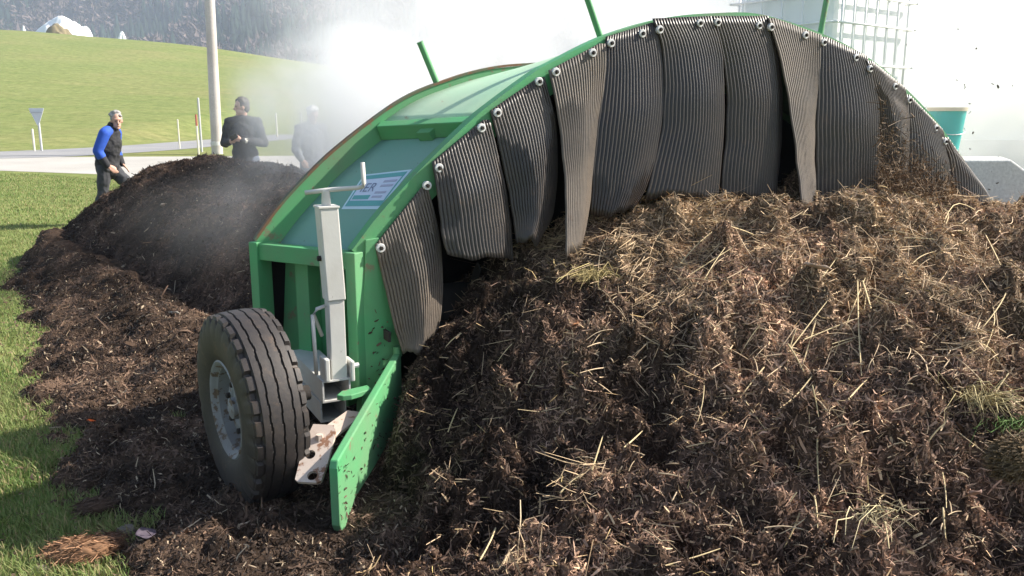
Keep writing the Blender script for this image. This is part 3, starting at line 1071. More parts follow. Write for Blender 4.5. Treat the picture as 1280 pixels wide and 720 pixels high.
# left end: base beam, posts, inset panels, stiffeners
W_DIR = (F0 - R0) / np.linalg.norm(F0 - R0)
base_o = mb().bar(R0 + W_DIR * 0.02 + ZV * -0.005, F0 - W_DIR * 0.03 + ZV * -0.005, 0.07, 0.085).build('base_beam', M_GREEN, turner, bevel=0.004)
IN = np.cross(W_DIR, ZV) * -1.0
IN = IN if IN[0] > 0 else -IN
mb().box(R0 + W_DIR * 0.0 + ZV * (-0.36 + 0.045), W_DIR * 0.028, IN * 0.05, ZV * 0.36).build('end_post', M_GREEN, turner, bevel=0.004)
mb().box(F0 - W_DIR * 0.012 + ZV * (-0.36 + 0.04), W_DIR * 0.03, IN * 0.05, ZV * 0.36).build('end_post', M_GREEN, turner, bevel=0.004)
pa, pb = R0 + IN * 0.14 + ZV * -0.42, F0 + IN * 0.14 + ZV * -0.42
mb().bar(pa, pb, 0.01, 0.75).build('side_panel', M_GREEN, turner)
for (k, wd) in ((0.34, 0.055), (0.72, 0.04)):
    c = pa * (1 - k) + pb * k - IN * 0.05
    mb().hexa([c - W_DIR * wd - ZV * 0.37 + IN * 0.044, c + W_DIR * wd - ZV * 0.37 + IN * 0.044, c + W_DIR * wd * 0.8 - ZV * 0.37 - IN * 0.03, c - W_DIR * wd * 0.8 - ZV * 0.37 - IN * 0.03,
               c - W_DIR * wd + ZV * 0.37 + IN * 0.044, c + W_DIR * wd + ZV * 0.37 + IN * 0.044, c + W_DIR * wd * 0.8 + ZV * 0.37 - IN * 0.03, c - W_DIR * wd * 0.8 + ZV * 0.37 - IN * 0.03]).build('stiffener', M_GREEN, turner, bevel=0.003)


def fp(px, py, off=0.0):
    return on_pl(px, py, F0 + EN * off, EN)


leg_poly = [(457, 300), (474, 297), (492, 380), (503, 436), (500, 462), (488, 490), (470, 520), (452, 520), (454, 400)]
mb().prism([fp(a, b, 0.012) for a, b in leg_poly], -EN * 0.085).build('front_leg', M_GREEN, turner, bevel=0.004)
# the far leg, mirrored at the other end of the arch
for fn, nm in ((f3, 'front_leg'), (r3, 'rear_leg')):
    mb().prism([fn((4.9, 1.06)), fn((4.74, 1.12)), fn((4.72, 0.2)), fn((4.92, 0.2))], -EN * 0.06).build(nm, M_GREEN, turner)
mb().bar(f3((4.9, 0.6), -0.08), r3((4.93, 0.6), 0.05), 0.012, 0.9).build('side_panel', M_GREEN, turner)

# rear curtain and rotor
G = []
for i in range(0, NF, 3):
    t = RC[i] + RIN[i] * 0.06
    G.append([r3((t[0], t[1] + (0.12 - t[1]) * k), -0.02 - 0.10 * k) for k in np.linspace(0, 1, 6)])
mb().grid(np.array(G)).build('rear_curtain', M_CURTAIN, turner, smooth=True, solid=0.01)
ra, rb = (f3((0.2, 0.62)) + r3((0.2, 0.62))) / 2, (f3((4.65, 0.62)) + r3((4.65, 0.62))) / 2
rot_o = mb().tube([ra, rb], 0.16, 20).build('rotor', M_DARKSTEEL, turner, angle=40)
for k in range(24):
    c = ra + (rb - ra) * (k + 0.5) / 24
    a = k * 2.4
    s = EN * math.cos(a) + ZV * math.sin(a)
    mb().bar(c + s * 0.14, c + s * 0.36, 0.05, 0.012, EU).build('rotor_blade', M_DARKSTEEL, rot_o)

# ------------------------------------------------------------------ rubber flaps
FLAPS = [
    dict(l=[(469, 306), (482, 360), (494, 410), (505, 442)], r=[(535, 224), (549, 290), (553, 350), (548, 410), (530, 432)], b=[(476, 310), (534, 232)], f=0.10, m=1),
    dict(l=[(541, 202), (548, 250), (554, 300), (560, 322)], r=[(612, 143), (628, 210), (638, 270), (642, 322)], b=[(549, 210), (602, 160)], f=0.10),
    dict(l=[(613, 138), (628, 200), (640, 260), (646, 304)], r=[(681, 91), (695, 150), (697, 215), (690, 270), (672, 300)], b=[(622, 141), (674, 102)], f=0.13),
    dict(l=[(686, 88), (697, 140), (706, 220), (708, 322)], r=[(757, 50), (757, 90), (745, 170), (736, 260), (727, 300)], b=[(695, 90), (741, 66)], f=0.17, m=1, tw=0.10),
    dict(l=[(758, 46), (752, 110), (742, 190), (738, 272)], r=[(822, 26), (829, 80), (828, 150), (812, 222), (790, 262)], b=[(764, 54), (803, 42)], f=0.10),
    dict(l=[(816, 23), (829, 70), (826, 160), (806, 245)], r=[(889, 20), (903, 70), (905, 150), (898, 252)], b=[(825, 37), (875, 29)], f=0.08),
    dict(l=[(890, 20), (905, 80), (907, 160), (900, 252)], r=[(960, 20), (974, 70), (978, 150), (970, 250)], b=[(897, 28), (949, 32)], f=0.07),
    dict(l=[(960, 20), (977, 80), (992, 170), (1002, 262)], r=[(1027, 44), (1024, 100), (1018, 170), (1020, 262)], b=[(964, 34), (1007, 44)], f=0.12, m=1, tw=0.12),
    dict(l=[(1026, 43), (1021, 110), (1019, 190), (1021, 260)], r=[(1084, 70), (1096, 115), (1100, 180), (1100, 262)], b=[(1030, 53), (1070, 72)], f=0.07),
    dict(l=[(1083, 71), (1097, 130), (1100, 190), (1100, 262)], r=[(1132, 110), (1136, 160), (1134, 210), (1130, 262)], b=[(1088, 86), (1119, 108)], f=0.03),
    dict(l=[(1130, 112), (1130, 170), (1128, 220), (1126, 264)], r=[(1178, 162), (1187, 200), (1190, 235), (1188, 266)], b=[(1137, 125), (1170, 160)], f=0.04),
    dict(l=[(1177, 161), (1187, 195), (1190, 225), (1194, 252)], r=[(1234, 243), (1238, 250), (1240, 256), (1240, 264)], b=[(1182, 177), (1218, 225)], f=0.05),
]
for k, q in enumerate(FLAPS):
    nv, ribs = 22, 21
    nu = ribs * 4
    Lp, Rp = catmull(q['l'], nv), catmull(q['r'], nv)
    for E_, sd_ in ((Lp, 3 * k), (Rp, 3 * k + 1)):
        E_[1:, 0] += 1.6 * pn(np.arange(1, nv) * 0.37, np.full(nv - 1, sd_ * 1.7), 77) * min(1.0, 0.4 + 0.1 * k)
    lay = 0.012 + 0.010 * (k % 2)
    G = np.zeros((nv, nu + 1, 3))
    fwd = [lay + q['f'] * (v ** 1.1) for v in np.linspace(0, 1, nv)]
    for i, v in enumerate(np.linspace(0, 1, nv)):
        tw = q.get('tw', 0.0) * v
        a, b = fp(*Lp[i], fwd[i] + tw), fp(*Rp[i], fwd[i] - tw * 0.8)
        d = b - a
        nrm = np.cross(d, ZV)
        nrm /= np.linalg.norm(nrm)
        if nrm @ EN < 0: nrm = -nrm
        # the top edge follows the arch, so cut the corners of the sheet along it
        rise = fp(*Rp[0])[2] - fp(*Lp[0])[2]
        for j in range(nu + 1):
            u = j / nu
            step = -max(0.0, (u - 0.88)) * rise if rise > 0.05 else (max(0.0, 0.12 - u) * rise if rise < -0.05 else 0.0)
            bow = (0.05 * min(1, 2.2 * v)) * math.sin(math.pi * u) * (1 if not q.get('tw') else 0.5)
            rib = 0.0036 * (1 if (j % 4) in (1, 2) else -1)
            G[i, j] = a + d * u + nrm * (bow + rib) + ZV * ((0.012 * math.sin(9 * u + k * 2) + 0.02 * float(pn(np.array([u * 5.0]), np.array([k * 3.3]), 78)[0])) * v ** 3 + step * (1 - v) ** 2)
    o = mb().grid(G).build('rubber_flap', M_FLAP_TAN if q.get('m') else (M_FLAP_DARK if k in (4, 5, 6, 8) else M_FLAP), turner, angle=70, solid=0.008)  # lit and shaded flaps differ by painted tone, not only by lighting
    for (bx, by) in q['b']:
        c = fp(bx, by, lay + 0.016)
        w = mb().lathe(c, EN, [(-0.012, 0.0), (-0.012, 0.022), (0.004, 0.022), (0.006, 0.020), (0.006, 0.0)], 18).build('washer', M_BOLT, o, angle=40)
        mb().lathe(c + EN * 0.006, EN, [(0, 0.0105), (0.009, 0.0105), (0.012, 0.007), (0.012, 0.0)], 6).build('bolt_head', M_DARKSTEEL, o)

# ------------------------------------------------------------------ guide blade
B1, B2 = fp(497, 440, 0.05), on_z(420, 664, 0.05)
bd = (B2 - B1) * np.array([1, 1, 0])
bl = np.linalg.norm(bd)
bd /= bl
bn = np.array([-bd[1], bd[0], 0])
if bn[0] < 0: bn = -bn
ztip = at_y(415, 580, B2[1])[2]
pl = [(0, B1[2]), (bl * 0.985, ztip + 0.01), (bl, ztip - 0.02), (bl * 1.0, 0.075), (bl * 0.965, 0.02), (bl * 0.80, 0.10), (bl * 0.45, 0.13), (0, 0.2)]
bb = np.array([B1[0], B1[1], 0])
gb = mb().prism([bb + bd * a + ZV * z - bn * 0.018 for a, z in pl], bn * 0.036).build('guide_blade', M_GREEN, turner, bevel=0.006)
mb().tube([B1 + ZV * -0.02, B1 + ZV * 0.03], 0.022, 12).build('hinge_pin', M_GREEN, gb, angle=40)

# ------------------------------------------------------------------ support tubes, jack, hitch bar
def hollow(p, q, w, h, t=0.008):
    d = (q - p) / np.linalg.norm(q - p)
    s = np.cross(d, ZV); s /= np.linalg.norm(s)
    m = mb()
    m.bar(p + ZV * (h / 2 - t / 2), q + ZV * (h / 2 - t / 2), w, t)
    m.bar(p - ZV * (h / 2 - t / 2), q - ZV * (h / 2 - t / 2), w, t)
    m.bar(p + s * (w / 2 - t / 2), q + s * (w / 2 - t / 2), t, h - 2 * t)
    m.bar(p - s * (w / 2 - t / 2), q - s * (w / 2 - t / 2), t, h - 2 * t)
    return m


T1 = on_z(421, 488, 0.42)
hollow(T1 - EN * 0.6, T1, 0.135, 0.105).build('support_tube', M_WHITE, turner)
T2 = T1 - ZV * 0.11 - EN * 0.035 - EU * 0.01
hollow(T2 - EN * 0.55, T2, 0.125, 0.10).build('support_tube', M_WHITE, turner)
jb = on_z(422, 470, 0.475)
jt = at_y(417, 259, jb[1])[2]
jm = at_y(420, 374, jb[1])[2]
ex, ey = EU, EN
jack = mb().box(jb + ZV * ((jm - jb[2]) / 2 + 0.02), ex * 0.037, ey * 0.037, ZV * ((jm - jb[2]) / 2 + 0.03)).build('jack_inner_tube', M_WHITE, turner, bevel=0.004)
lean = -EU * 0.018
jo = mb().hexa([jb + ZV * (jm - jb[2]) + ex * a * 0.044 + ey * b * 0.044 for a, b in ((-1, -1), (1, -1), (1, 1), (-1, 1))] +
               [jb + lean + ZV * (jt - jb[2]) + ex * a * 0.044 + ey * b * 0.044 for a, b in ((-1, -1), (1, -1), (1, 1), (-1, 1))]).build('jack_outer_tube', M_WHITE, turner, bevel=0.006)
tp = jb + lean + ZV * (jt - jb[2])
mb().box(tp + ZV * 0.004, ex * 0.048, ey * 0.048, ZV * 0.005).build('cap', M_WHITE, jo, bevel=0.002)
mb().tube([tp, tp + ZV * 0.075], [0.022, 0.018], 14).build('spindle', M_WHITE, jo, angle=40)
hb = tp + ZV * 0.078
ha, hc = at_y(381, 241, hb[1] - 0.02), at_y(455, 234, hb[1] + 0.02)
ha, hc = ha - hb + hb, hc
mb().tube([ha, hb, (hb * 0.15 + hc * 0.85), hc + (hb - hc) * 0.02 + ZV * 0.004, hc + ZV * 0.018, at_y(453, 203, hc[1])], 0.0105, 10).build('crank_handle', M_WHITE, jo, smooth=True)
mb().tube([jb - ex * 0.06 + ZV * 0.20 - ey * 0.02, jb - ex * 0.10 + ZV * 0.31, jb - ex * 0.085 + ZV * 0.335, jb - ex * 0.045 + ZV * 0.345], 0.009, 8).build('release_rod', M_WHITE, turner, smooth=True)
mb().tube([jb - ex * 0.105 + ZV * 0.31, jb - ex * 0.10 + ZV * 0.02], 0.009, 8).build('release_rod', M_WHITE, turner, smooth=True)
mb().box(jb - ex * 0.062 + ZV * 0.05 + ey * 0.01, ex * 0.012, ey * 0.05, ZV * 0.055).build('jack_bracket', M_WHITE, turner, bevel=0.006)
mb().box(jb + ex * 0.058 + ZV * 0.03 + ey * 0.01, ex * 0.010, ey * 0.05, ZV * 0.05).build('jack_bracket', M_WHITE, turner, bevel=0.006)
mb().tube([jb + ex * 0.05 + ZV * 0.05 + ey * 0.03, jb + ex * 0.095 + ZV * 0.05 + ey * 0.03], 0.012, 6).build('clamp_bolt', M_BOLT, turner)
bo = at_y(400, 323, jb[1] - 0.02)
mb().tube([bo + ex * 0.04, bo - ex * 0.012], 0.014, 6).build('clamp_bolt', M_DARKSTEEL, turner)
lv = on_z(424, 497, 0.415)
mb().prism([lv + EU * a + EN * b for a, b in ((-0.02, 0.03), (0.0, 0.055), (0.04, 0.06), (0.15, 0.02), (0.15, -0.045), (0.02, -0.02))], ZV * 0.025).build('lever_plate', M_GREEN, turner, bevel=0.004)


def holed_plate(name, outline, holes, hr, thick, mat, parent, to3):
    bm = bmesh.new()
    loops = [outline] + [[(cx + hr * math.cos(2 * math.pi * k / 14), cy_ + hr * math.sin(2 * math.pi * k / 14)) for k in range(14)] for cx, cy_ in holes]
    es = []
    for lp in loops:
        v = [bm.verts.new(Vector(to3(*p) - M0)) for p in lp]
        es += [bm.edges.new((v[i], v[(i + 1) % len(v)])) for i in range(len(v))]
    bmesh.ops.triangle_fill(bm, use_beauty=True, edges=es)
    me = bpy.data.meshes.new(name)
    bm.to_mesh(me); bm.free()
    o = link(name, me, mat, parent)
    m = o.modifiers.new('thickness', 'SOLIDIFY'); m.thickness = thick; m.offset = 0
    return o


Pa, Pb, Pc = on_z(446, 516, 0.36), on_z(402, 548, 0.35), on_z(386, 606, 0.22)
hd = (Pc - Pb); hl = np.linalg.norm(hd); hd /= hl
hs = np.cross(hd, ZV); hs /= np.linalg.norm(hs)
mb().bar(Pa, Pb + (Pb - Pa) * 0.06, 0.095, 0.016).build('hitch_arm', M_RUSTWHITE, turner, bevel=0.003)
holed_plate('hitch_plate', [(-0.055, -0.045), (-0.02, -0.062), (hl * 0.6, -0.062), (hl - 0.01, -0.055), (hl, -0.04), (hl, 0.04), (hl - 0.01, 0.055), (hl * 0.6, 0.058), (0.03, 0.058), (-0.055, 0.045)],
            [(hl * 0.42, 0.02), (hl * 0.86, -0.012)], 0.021, 0.016, M_RUSTWHITE, turner, lambda a, b: Pb + hd * a + hs * b + np.cross(hs, hd) * 0.014)
mb().tube([Pb + hd * 0.03 + ZV * 0.0, Pb + hd * 0.03 + ZV * 0.045], 0.016, 6).build('hitch_bolt', M_RUSTWHITE, turner)

# ------------------------------------------------------------------ wheel
WC = np.array([-1.155, 3.56, 0.435])
WA = -np.array([math.cos(R(35)), math.sin(R(35)), 0.02])
WA /= np.linalg.norm(WA)
RO, RI, HW = 0.425, 0.215, 0.152
ws = np.cross(WA, ZV); ws /= np.linalg.norm(ws)
wt = np.cross(ws, WA)
NPH, NW = 280, 81
wheel = empty('wheel', WC - M0)
wheel.parent = turner
prof = []
for a in np.linspace(-1, 1, NW):
    prof.append(a)
V, Fq = [], []
side = [(0.200, -0.118), (0.215, -0.130), (0.25, -0.146), (0.30, -0.155), (0.345, -0.154), (0.375, -0.149)]
tread = [(None, a * 0.140) for a in np.linspace(-1, 1, NW)]
ring = side + tread + [(r_, -w_) for r_, w_ in side[::-1]]
K = len(ring)
for i in range(NPH):
    ph = 2 * math.pi * i / NPH
    for r_, w_ in ring:
        if r_ is None:
            u = w_ / 0.140
            rr = RO - 0.012 * abs(u) ** 2.4
            au = abs(u)
            wav = 0.017 * math.sin(ph * 30) + 0.008 * math.sin(ph * 7 + 1)
            for gk in (-0.42, 0.0, 0.42):
                if abs(u - gk - wav * (1 if gk >= 0 else -1)) < 0.026: rr -= 0.011
            if au > 0.70:
                blk = (ph * 28 / (2 * math.pi)) % 1.0
                if blk < 0.30: rr -= 0.019 * min(1, (au - 0.70) / 0.06)
                if 0.70 < au < 0.755: rr -= 0.008
            if au > 0.96: rr -= 0.010
        else:
            rr = r_
            if r_ >= 0.344 and abs(w_) > 0.1:
                blk = (ph * 28 / (2 * math.pi)) % 1.0
                if blk < 0.30: rr -= 0.010
        V.append(WA * w_ * 0.82 + rr * (math.cos(ph) * ws + math.sin(ph) * wt))
for i in range(NPH):
    i2 = (i + 1) % NPH
    for j in range(K - 1):
        Fq.append((i * K + j, i * K + j + 1, i2 * K + j + 1, i2 * K + j))
MB().add(V, Fq).build('tyre', M_TYRE, wheel, angle=35)
MB().lathe((0, 0, 0), WA, [(0.107, 0.222), (0.113, 0.214), (0.108, 0.203), (0.094, 0.196), (0.085, 0.182), (0.030, 0.176), (0.028, 0.165), (0.055, 0.125), (0.058, 0.085), (0.050, 0.075), (0.052, 0.05), (0.085, 0.046), (0.090, 0.035), (0.090, 0.0)], 48).build('rim', M_RIM, wheel, angle=40)
MB().lathe((0, 0, 0), WA, [(-0.105, 0.222), (-0.107, 0.203), (-0.09, 0.196), (0.02, 0.174)], 40).build('rim', M_RIM, wheel, angle=40)
for k in range(6):
    a = 2 * math.pi * k / 6 + 0.3
    c = WA * 0.056 + 0.102 * (math.cos(a) * ws + math.sin(a) * wt)
    MB().lathe(c, WA, [(0, 0.013), (0.016, 0.013), (0.019, 0.009), (0.019, 0.0)], 6).build('wheel_nut', M_DARKSTEEL, wheel)
mb().tube([WC + WA * 0.03, WC - WA * 0.27], 0.035, 14).build('axle', M_DARKSTEEL, turner, angle=40)

# ------------------------------------------------------------------ rods on the arch
for (p, q) in ((on_pl(548, 109, R0, EN), on_pl(525, 53, R0, EN)), (fp(757, 66, -0.09), fp(730, -14, -0.09)), (fp(1024, 50, -0.09), fp(1036, -16, -0.09))):
    o = mb().tube([p - (q - p) * 0.15, q], 0.0175, 12).build('upright_rod', M_GREEN, turner, angle=40)
    mb().tube([q, q + (q - p) * 0.012], 0.0195, 12).build('end_cap', M_GREEN, o, angle=40)

# ------------------------------------------------------------------ sign plate on the hood
M_STK = plain('sticker_blue', (0.50, 0.66, 0.74), 0.4, 0.05)
M_STKLINE = plain('sticker_teal', (0.12, 0.36, 0.36), 0.4, 0.05)
M_STKDARK = plain('sticker_ink', (0.19, 0.22, 0.32), 0.4, 0.1)
M_STKPALE = plain('sticker_pale', (0.55, 0.62, 0.76), 0.4, 0.05)
M_STKGREY = plain('sticker_grey_print', (0.36, 0.38, 0.50), 0.4, 0.05)


def skin_uv(px, py):
    """Nearest hood parameters for a pixel, by search."""
    best = None
    for t in np.linspace(0.005, 0.2, 80):
        for w in np.linspace(0, 1, 60):
            p = skin(t, w) - CAM
            dz = p @ FW
            e = (640 + FPX * p[0] / dz - px) ** 2 + (360 - FPX * (p @ UPV) / dz - py) ** 2
            if best is None or e < best[0]: best = (e, t, w)
    return best[1:]


cs = [np.array(skin_uv(*q)) for q in ((427, 263), (477, 263), (516, 212), (456, 219))]   # bl br tr tl


def sk(a, b, h):
    """Sign coordinates (a across, b up, 0..1) on the hood, h metres above it."""
    q = cs[0] * (1 - a) * (1 - b) + cs[1] * a * (1 - b) + cs[2] * a * b + cs[3] * (1 - a) * b
    p = skin(q[0], q[1])
    return p + (skin(q[0], q[1], 0.0) - p) / 0.11 * (h + 0.004)


def patch(name, a0, a1, b0, b1, h, mat, parent, th=0.0015):
    G = np.array([[sk(a, b, h) for a in np.linspace(a0, a1, 5)] for b in np.linspace(b0, b1, 5)])
    return mb().grid(G).build(name, mat, parent, solid=th)


plate = patch('sign_plate', 0, 1, 0, 1, 0.001, M_STK, turner, 0.002)
patch('border', 0.05, 0.95, 0.07, 0.20, 0.003, M_STKLINE, plate)
patch('border', 0.05, 0.95, 0.84, 0.95, 0.003, M_STKLINE, plate)
patch('border', 0.05, 0.08, 0.20, 0.84, 0.003, M_STKLINE, plate)
patch('border', 0.92, 0.95, 0.20, 0.84, 0.003, M_STKLINE, plate)
patch('print_field', 0.085, 0.915, 0.205, 0.835, 0.003, M_STKPALE, plate)
patch('print_line', 0.12, 0.52, 0.24, 0.36, 0.005, M_STKLINE, plate)
for (b, a0, a1) in ((0.70, 0.60, 0.88), (0.58, 0.60, 0.88), (0.40, 0.58, 0.84), (0.28, 0.58, 0.82)):
    patch('print_line', a0, a1, b, b + 0.055, 0.005, M_STKGREY, plate)
fc_ = bpy.data.curves.new('lettering', 'FONT')
fc_.body = 'IER'
fc_.shear = 0.0
fo = bpy.data.objects.new('lettering', fc_)
me = bpy.data.meshes.new_from_object(fo)
co = np.array([v.co[:] for v in me.vertices])
mn, mxv = co.min(0), co.max(0)
for v in me.vertices:
    a = (v.co.x - mn[0]) / (mxv[0] - mn[0]); b = (v.co.y - mn[1]) / (mxv[1] - mn[1])
    v.co = Vector(sk(0.20 + 0.32 * a, 0.46 + 0.24 * b, 0.006) - M0)
link('lettering', me, M_STKDARK, plate)
bpy.data.objects.remove(fo)

# compost stuck to the blade and the front leg, and crumbs strewn over the grass edge
n = 110
ta, tz_ = RNG.uniform(0.0, 1.0, n), RNG.random(n) ** 1.6
P = np.array([bb + bd * bl * a + bn * 0.021 + ZV * (0.05 + (B1[2] * (1 - a) + ztip * a - 0.06) * z) for a, z in zip(ta, tz_)]) - M0
fibres('stuck_compost', P, RNG.uniform(0.006, 0.03, n), RNG.uniform(0.003, 0.012, n), np.array([[0.06, 0.04, 0.028]]) * RNG.uniform(0.5, 2.2, (n, 1)), M_FIBRE, 0.0, turner, 0.3, 0.3, normal=np.tile(bn, (n, 1)))
n = 45
P = np.array([fp(RNG.uniform(460, 490), 500 - 120 * RNG.random() ** 2, 0.016) for _ in range(n)]) - M0
fibres('stuck_compost', P, RNG.uniform(0.006, 0.03, n), RNG.uniform(0.003, 0.012, n), np.array([[0.06, 0.04, 0.028]]) * RNG.uniform(0.5, 2.2, (n, 1)), M_FIBRE, 0.0, turner, 0.3, 0.3, normal=np.tile(EN, (n, 1)))
P = scatter_on(16000, -5.6, -1.2, 2.5, 9.5, lambda x, y: x * 0 + 0.02, lambda x, y: grass_ok(x, y) * np.exp(poly_sd(x, y, SOIL) / 0.22) * 0.9)
n = len(P)
fibres('soil_crumbs', P, RNG.uniform(0.008, 0.04, n), RNG.uniform(0.005, 0.014, n), np.array([[0.10, 0.066, 0.045]]) * RNG.uniform(0.4, 1.8, (n, 1)), M_FIBRE, RNG.uniform(-0.01, 0.02, (n, 1)), soil_obj, 0.3, 0.4)

# straw and crumbs thrown against the far flaps
n = 3400
bx = RNG.uniform(1096, 1196, n)
by = 262 - np.abs(RNG.normal(0, 0.42, n)) * (262 - np.interp(bx, [1096, 1105, 1130, 1190], [120, 150, 165, 225]))
P = np.array([fp(a, b, o_) for a, b, o_ in zip(bx, by, RNG.uniform(0.07, 0.30, n))])
cc = np.array([[0.17, 0.115, 0.07]]) * RNG.uniform(0.4, 1.7, (n, 1))
tag(fibres('thrown_compost', P, RNG.lognormal(math.log(0.05), 0.5, n), RNG.uniform(0.002, 0.006, n), cc, M_FIBRE, 0.0, None, 0.3, 0.8),
    'spray of brown compost fibres thrown up before the far flaps', 'compost spray', kind='stuff')
n = 24
P = np.array([at_y(RNG.uniform(1130, 1279), RNG.uniform(20, 250), RNG.uniform(5.4, 6.6)) for _ in range(n)])
tag(fibres('flying_crumbs', P, RNG.uniform(0.008, 0.03, n), RNG.uniform(0.006, 0.014, n), np.tile([[0.06, 0.045, 0.035]], (n, 1)), M_FIBRE, 0.0, None, 0.4, 0.8),
    'small dark compost crumbs flying in the air beside the arch', 'crumbs', kind='stuff')
# ------------------------------------------------------------------ tank, bucket, concrete block, shed behind
M_TANK = plain('tank_plastic', (0.80, 0.82, 0.82), 0.35, 0.04, 3)
M_PIPE = plain('cage_pipe', (0.78, 0.78, 0.77), 0.45, 0.1, 12)
TC = np.array([2.72, 7.75, 1.62])
tank = tag(empty('water_tank', TC, R(38)), 'white plastic water tank in a wire cage behind the arch', 'tank')
tb = MB().box((0, 0, 0.62), (0.56, 0, 0), (0, 0.46, 0), (0, 0, 0.5)).build('tank_body', M_TANK, tank, bevel=0.06)
MB().tube([(0, 0, 1.12), (0, 0, 1.18)], 0.10, 20).build('lid', M_TANK, tb, angle=40)
for s_, e_ in (((0.6, 0), (0, 1)), ((-0.6, 0), (0, 1)), ((0, 0.5), (1, 0)), ((0, -0.5), (1, 0))):
    span = 0.5 if e_[1] else 0.6
    nb = 5 if e_[1] else 7
    for k in range(nb):
        c = -span + 2 * span * (k + 0.5) / nb
        x, y = (s_[0], c) if e_[1] else (c, s_[1])
        MB().tube([(x, y, 0.1), (x, y, 1.2)], 0.010, 8).build('cage_bar', M_PIPE, tank, smooth=True)
    for z in (0.14, 0.46, 0.78, 1.0, 1.2):
        p, q = ((s_[0] * 1.018, -span * 1.06, z), (s_[0] * 1.018, span * 1.06, z)) if e_[1] else ((-span * 1.06, s_[1] * 1.022, z), (span * 1.06, s_[1] * 1.022, z))
        MB().tube([p, q], 0.010, 8).build('cage_rail', M_PIPE, tank, smooth=True)
MB().box((0, 0, 0.06), (0.6, 0, 0), (0, 0.5, 0), (0, 0, 0.05)).build('pallet', M_STEEL, tank, bevel=0.01)
stand = tag(empty('steel_platform', (TC[0], TC[1], 0), R(38)), 'steel platform that carries the caged white water tank', 'platform')
MB().box((0, 0, TC[2] - 0.04), (0.7, 0, 0), (0, 0.6, 0), (0, 0, 0.04)).build('deck', M_STEEL, stand, bevel=0.01)
for a, b in ((-1, -1), (1, -1), (1, 1), (-1, 1)):
    MB().box((a * 0.62, b * 0.52, (TC[2] - 0.08) / 2), (0.05, 0, 0), (0, 0.05, 0), (0, 0, (TC[2] - 0.08) / 2)).build('leg', M_STEEL, stand)

# concrete retaining block with a chamfered end
CB = at_y(1222, 200, 7.6)
ztop = CB[2]
b0, b1, b2 = at_y(1120, 200, 7.6), at_y(1264, 200, 7.6), at_y(1286, 214, 7.6)
blk_pts = [np.array([b0[0], 7.6, -0.02]), np.array([b2[0] + 0.25, 7.6, -0.02]), np.array([b2[0] + 0.25, 7.6, ztop - 0.28]), np.array([b1[0], 7.6, ztop]), np.array([b0[0], 7.6, ztop])]
blk = MB().prism(blk_pts, (0.25, 0.62, 0)).build('concrete_block', M_CONCRETE, None, bevel=0.015)
tag(blk, 'grey concrete block with a chamfered end beside the arch foot', 'concrete block')

M_TEAL = plain('turquoise_plastic', (0.02, 0.46, 0.43), 0.45, 0.1, 5)
M_BIEGE = plain('beige_plastic', (0.72, 0.62, 0.46), 0.5, 0.1, 5)
BK = at_y(1178, 200, 7.9)
bk = tag(empty('bucket', (BK[0], 7.9, ztop)), 'turquoise plastic bucket with a beige rim, standing on the concrete block', 'bucket')
bh = at_y(1184, 136, 7.9)[2] - ztop
MB().lathe((0, 0, 0), (0, 0, 1), [(0.0, 0.0), (0.0, 0.115), (bh * 0.5, 0.138), (bh * 0.5, 0.146), (bh * 0.55, 0.147), (bh * 0.55, 0.141), (bh, 0.16), (bh, 0.150), (0.03, 0.108), (0.03, 0.0)], 36).build('body', M_TEAL, bk, angle=40)
MB().lathe((0, 0, bh), (0, 0, 1), [(-0.02, 0.161), (-0.02, 0.170), (0.012, 0.172), (0.012, 0.150), (-0.02, 0.150)], 36, True).build('rim', M_BIEGE, bk, angle=40)
MB().tube([(0.165 * math.cos(a), 0.165 * math.sin(a) * 0.99, bh * 0.62 - 0.06 * abs(math.sin(a))) for a in np.linspace(-math.pi, 0, 16)], 0.004, 6).build('handle', M_STEEL, bk)

# pale shed
M_WALL = road_mat('white_render', (0.72, 0.73, 0.72), (0.80, 0.80, 0.79))
M_PLINTH = road_mat('plinth_render', (0.50, 0.51, 0.51), (0.60, 0.60, 0.60))
M_ROOF = plain('shed_roof', (0.30, 0.29, 0.28), 0.7, 0.15, 1)
shed = tag(empty('shed', (4.2, 17, 0), R(-5)), 'long white rendered shed wall with a grey plinth behind the arch', 'shed')
MB().box((9.5, 3, 3.0), (9.5, 0, 0), (0, 3, 0), (0, 0, 3.0)).build('wall', M_WALL, shed)
MB().box((9.5, -0.04, 0.56), (9.54, 0, 0), (0, 0.037, 0), (0, 0, 0.62)).build('plinth', M_PLINTH, shed, bevel=0.01)
MB().prism([(-0.4, -0.5, 6.0), (19.4, -0.5, 6.0), (19.4, 3, 7.6), (-0.4, 3, 7.6)], (0, 0, 0.15)).prism([(-0.4, 6.5, 6.0), (-0.4, 3, 7.6), (19.4, 3, 7.6), (19.4, 6.5, 6.0)], (0, 0, 0.15)).build('roof', M_ROOF, shed)
MB().prism([(0, 0.02, 6.0), (0, 5.98, 6.0), (0, 3, 7.55)], (19, 0, 0)).build('gable', M_WALL, shed)

# ------------------------------------------------------------------ pole, yield sign and marker posts along the road
def gz(p): return float(zg(p[0], p[1]))


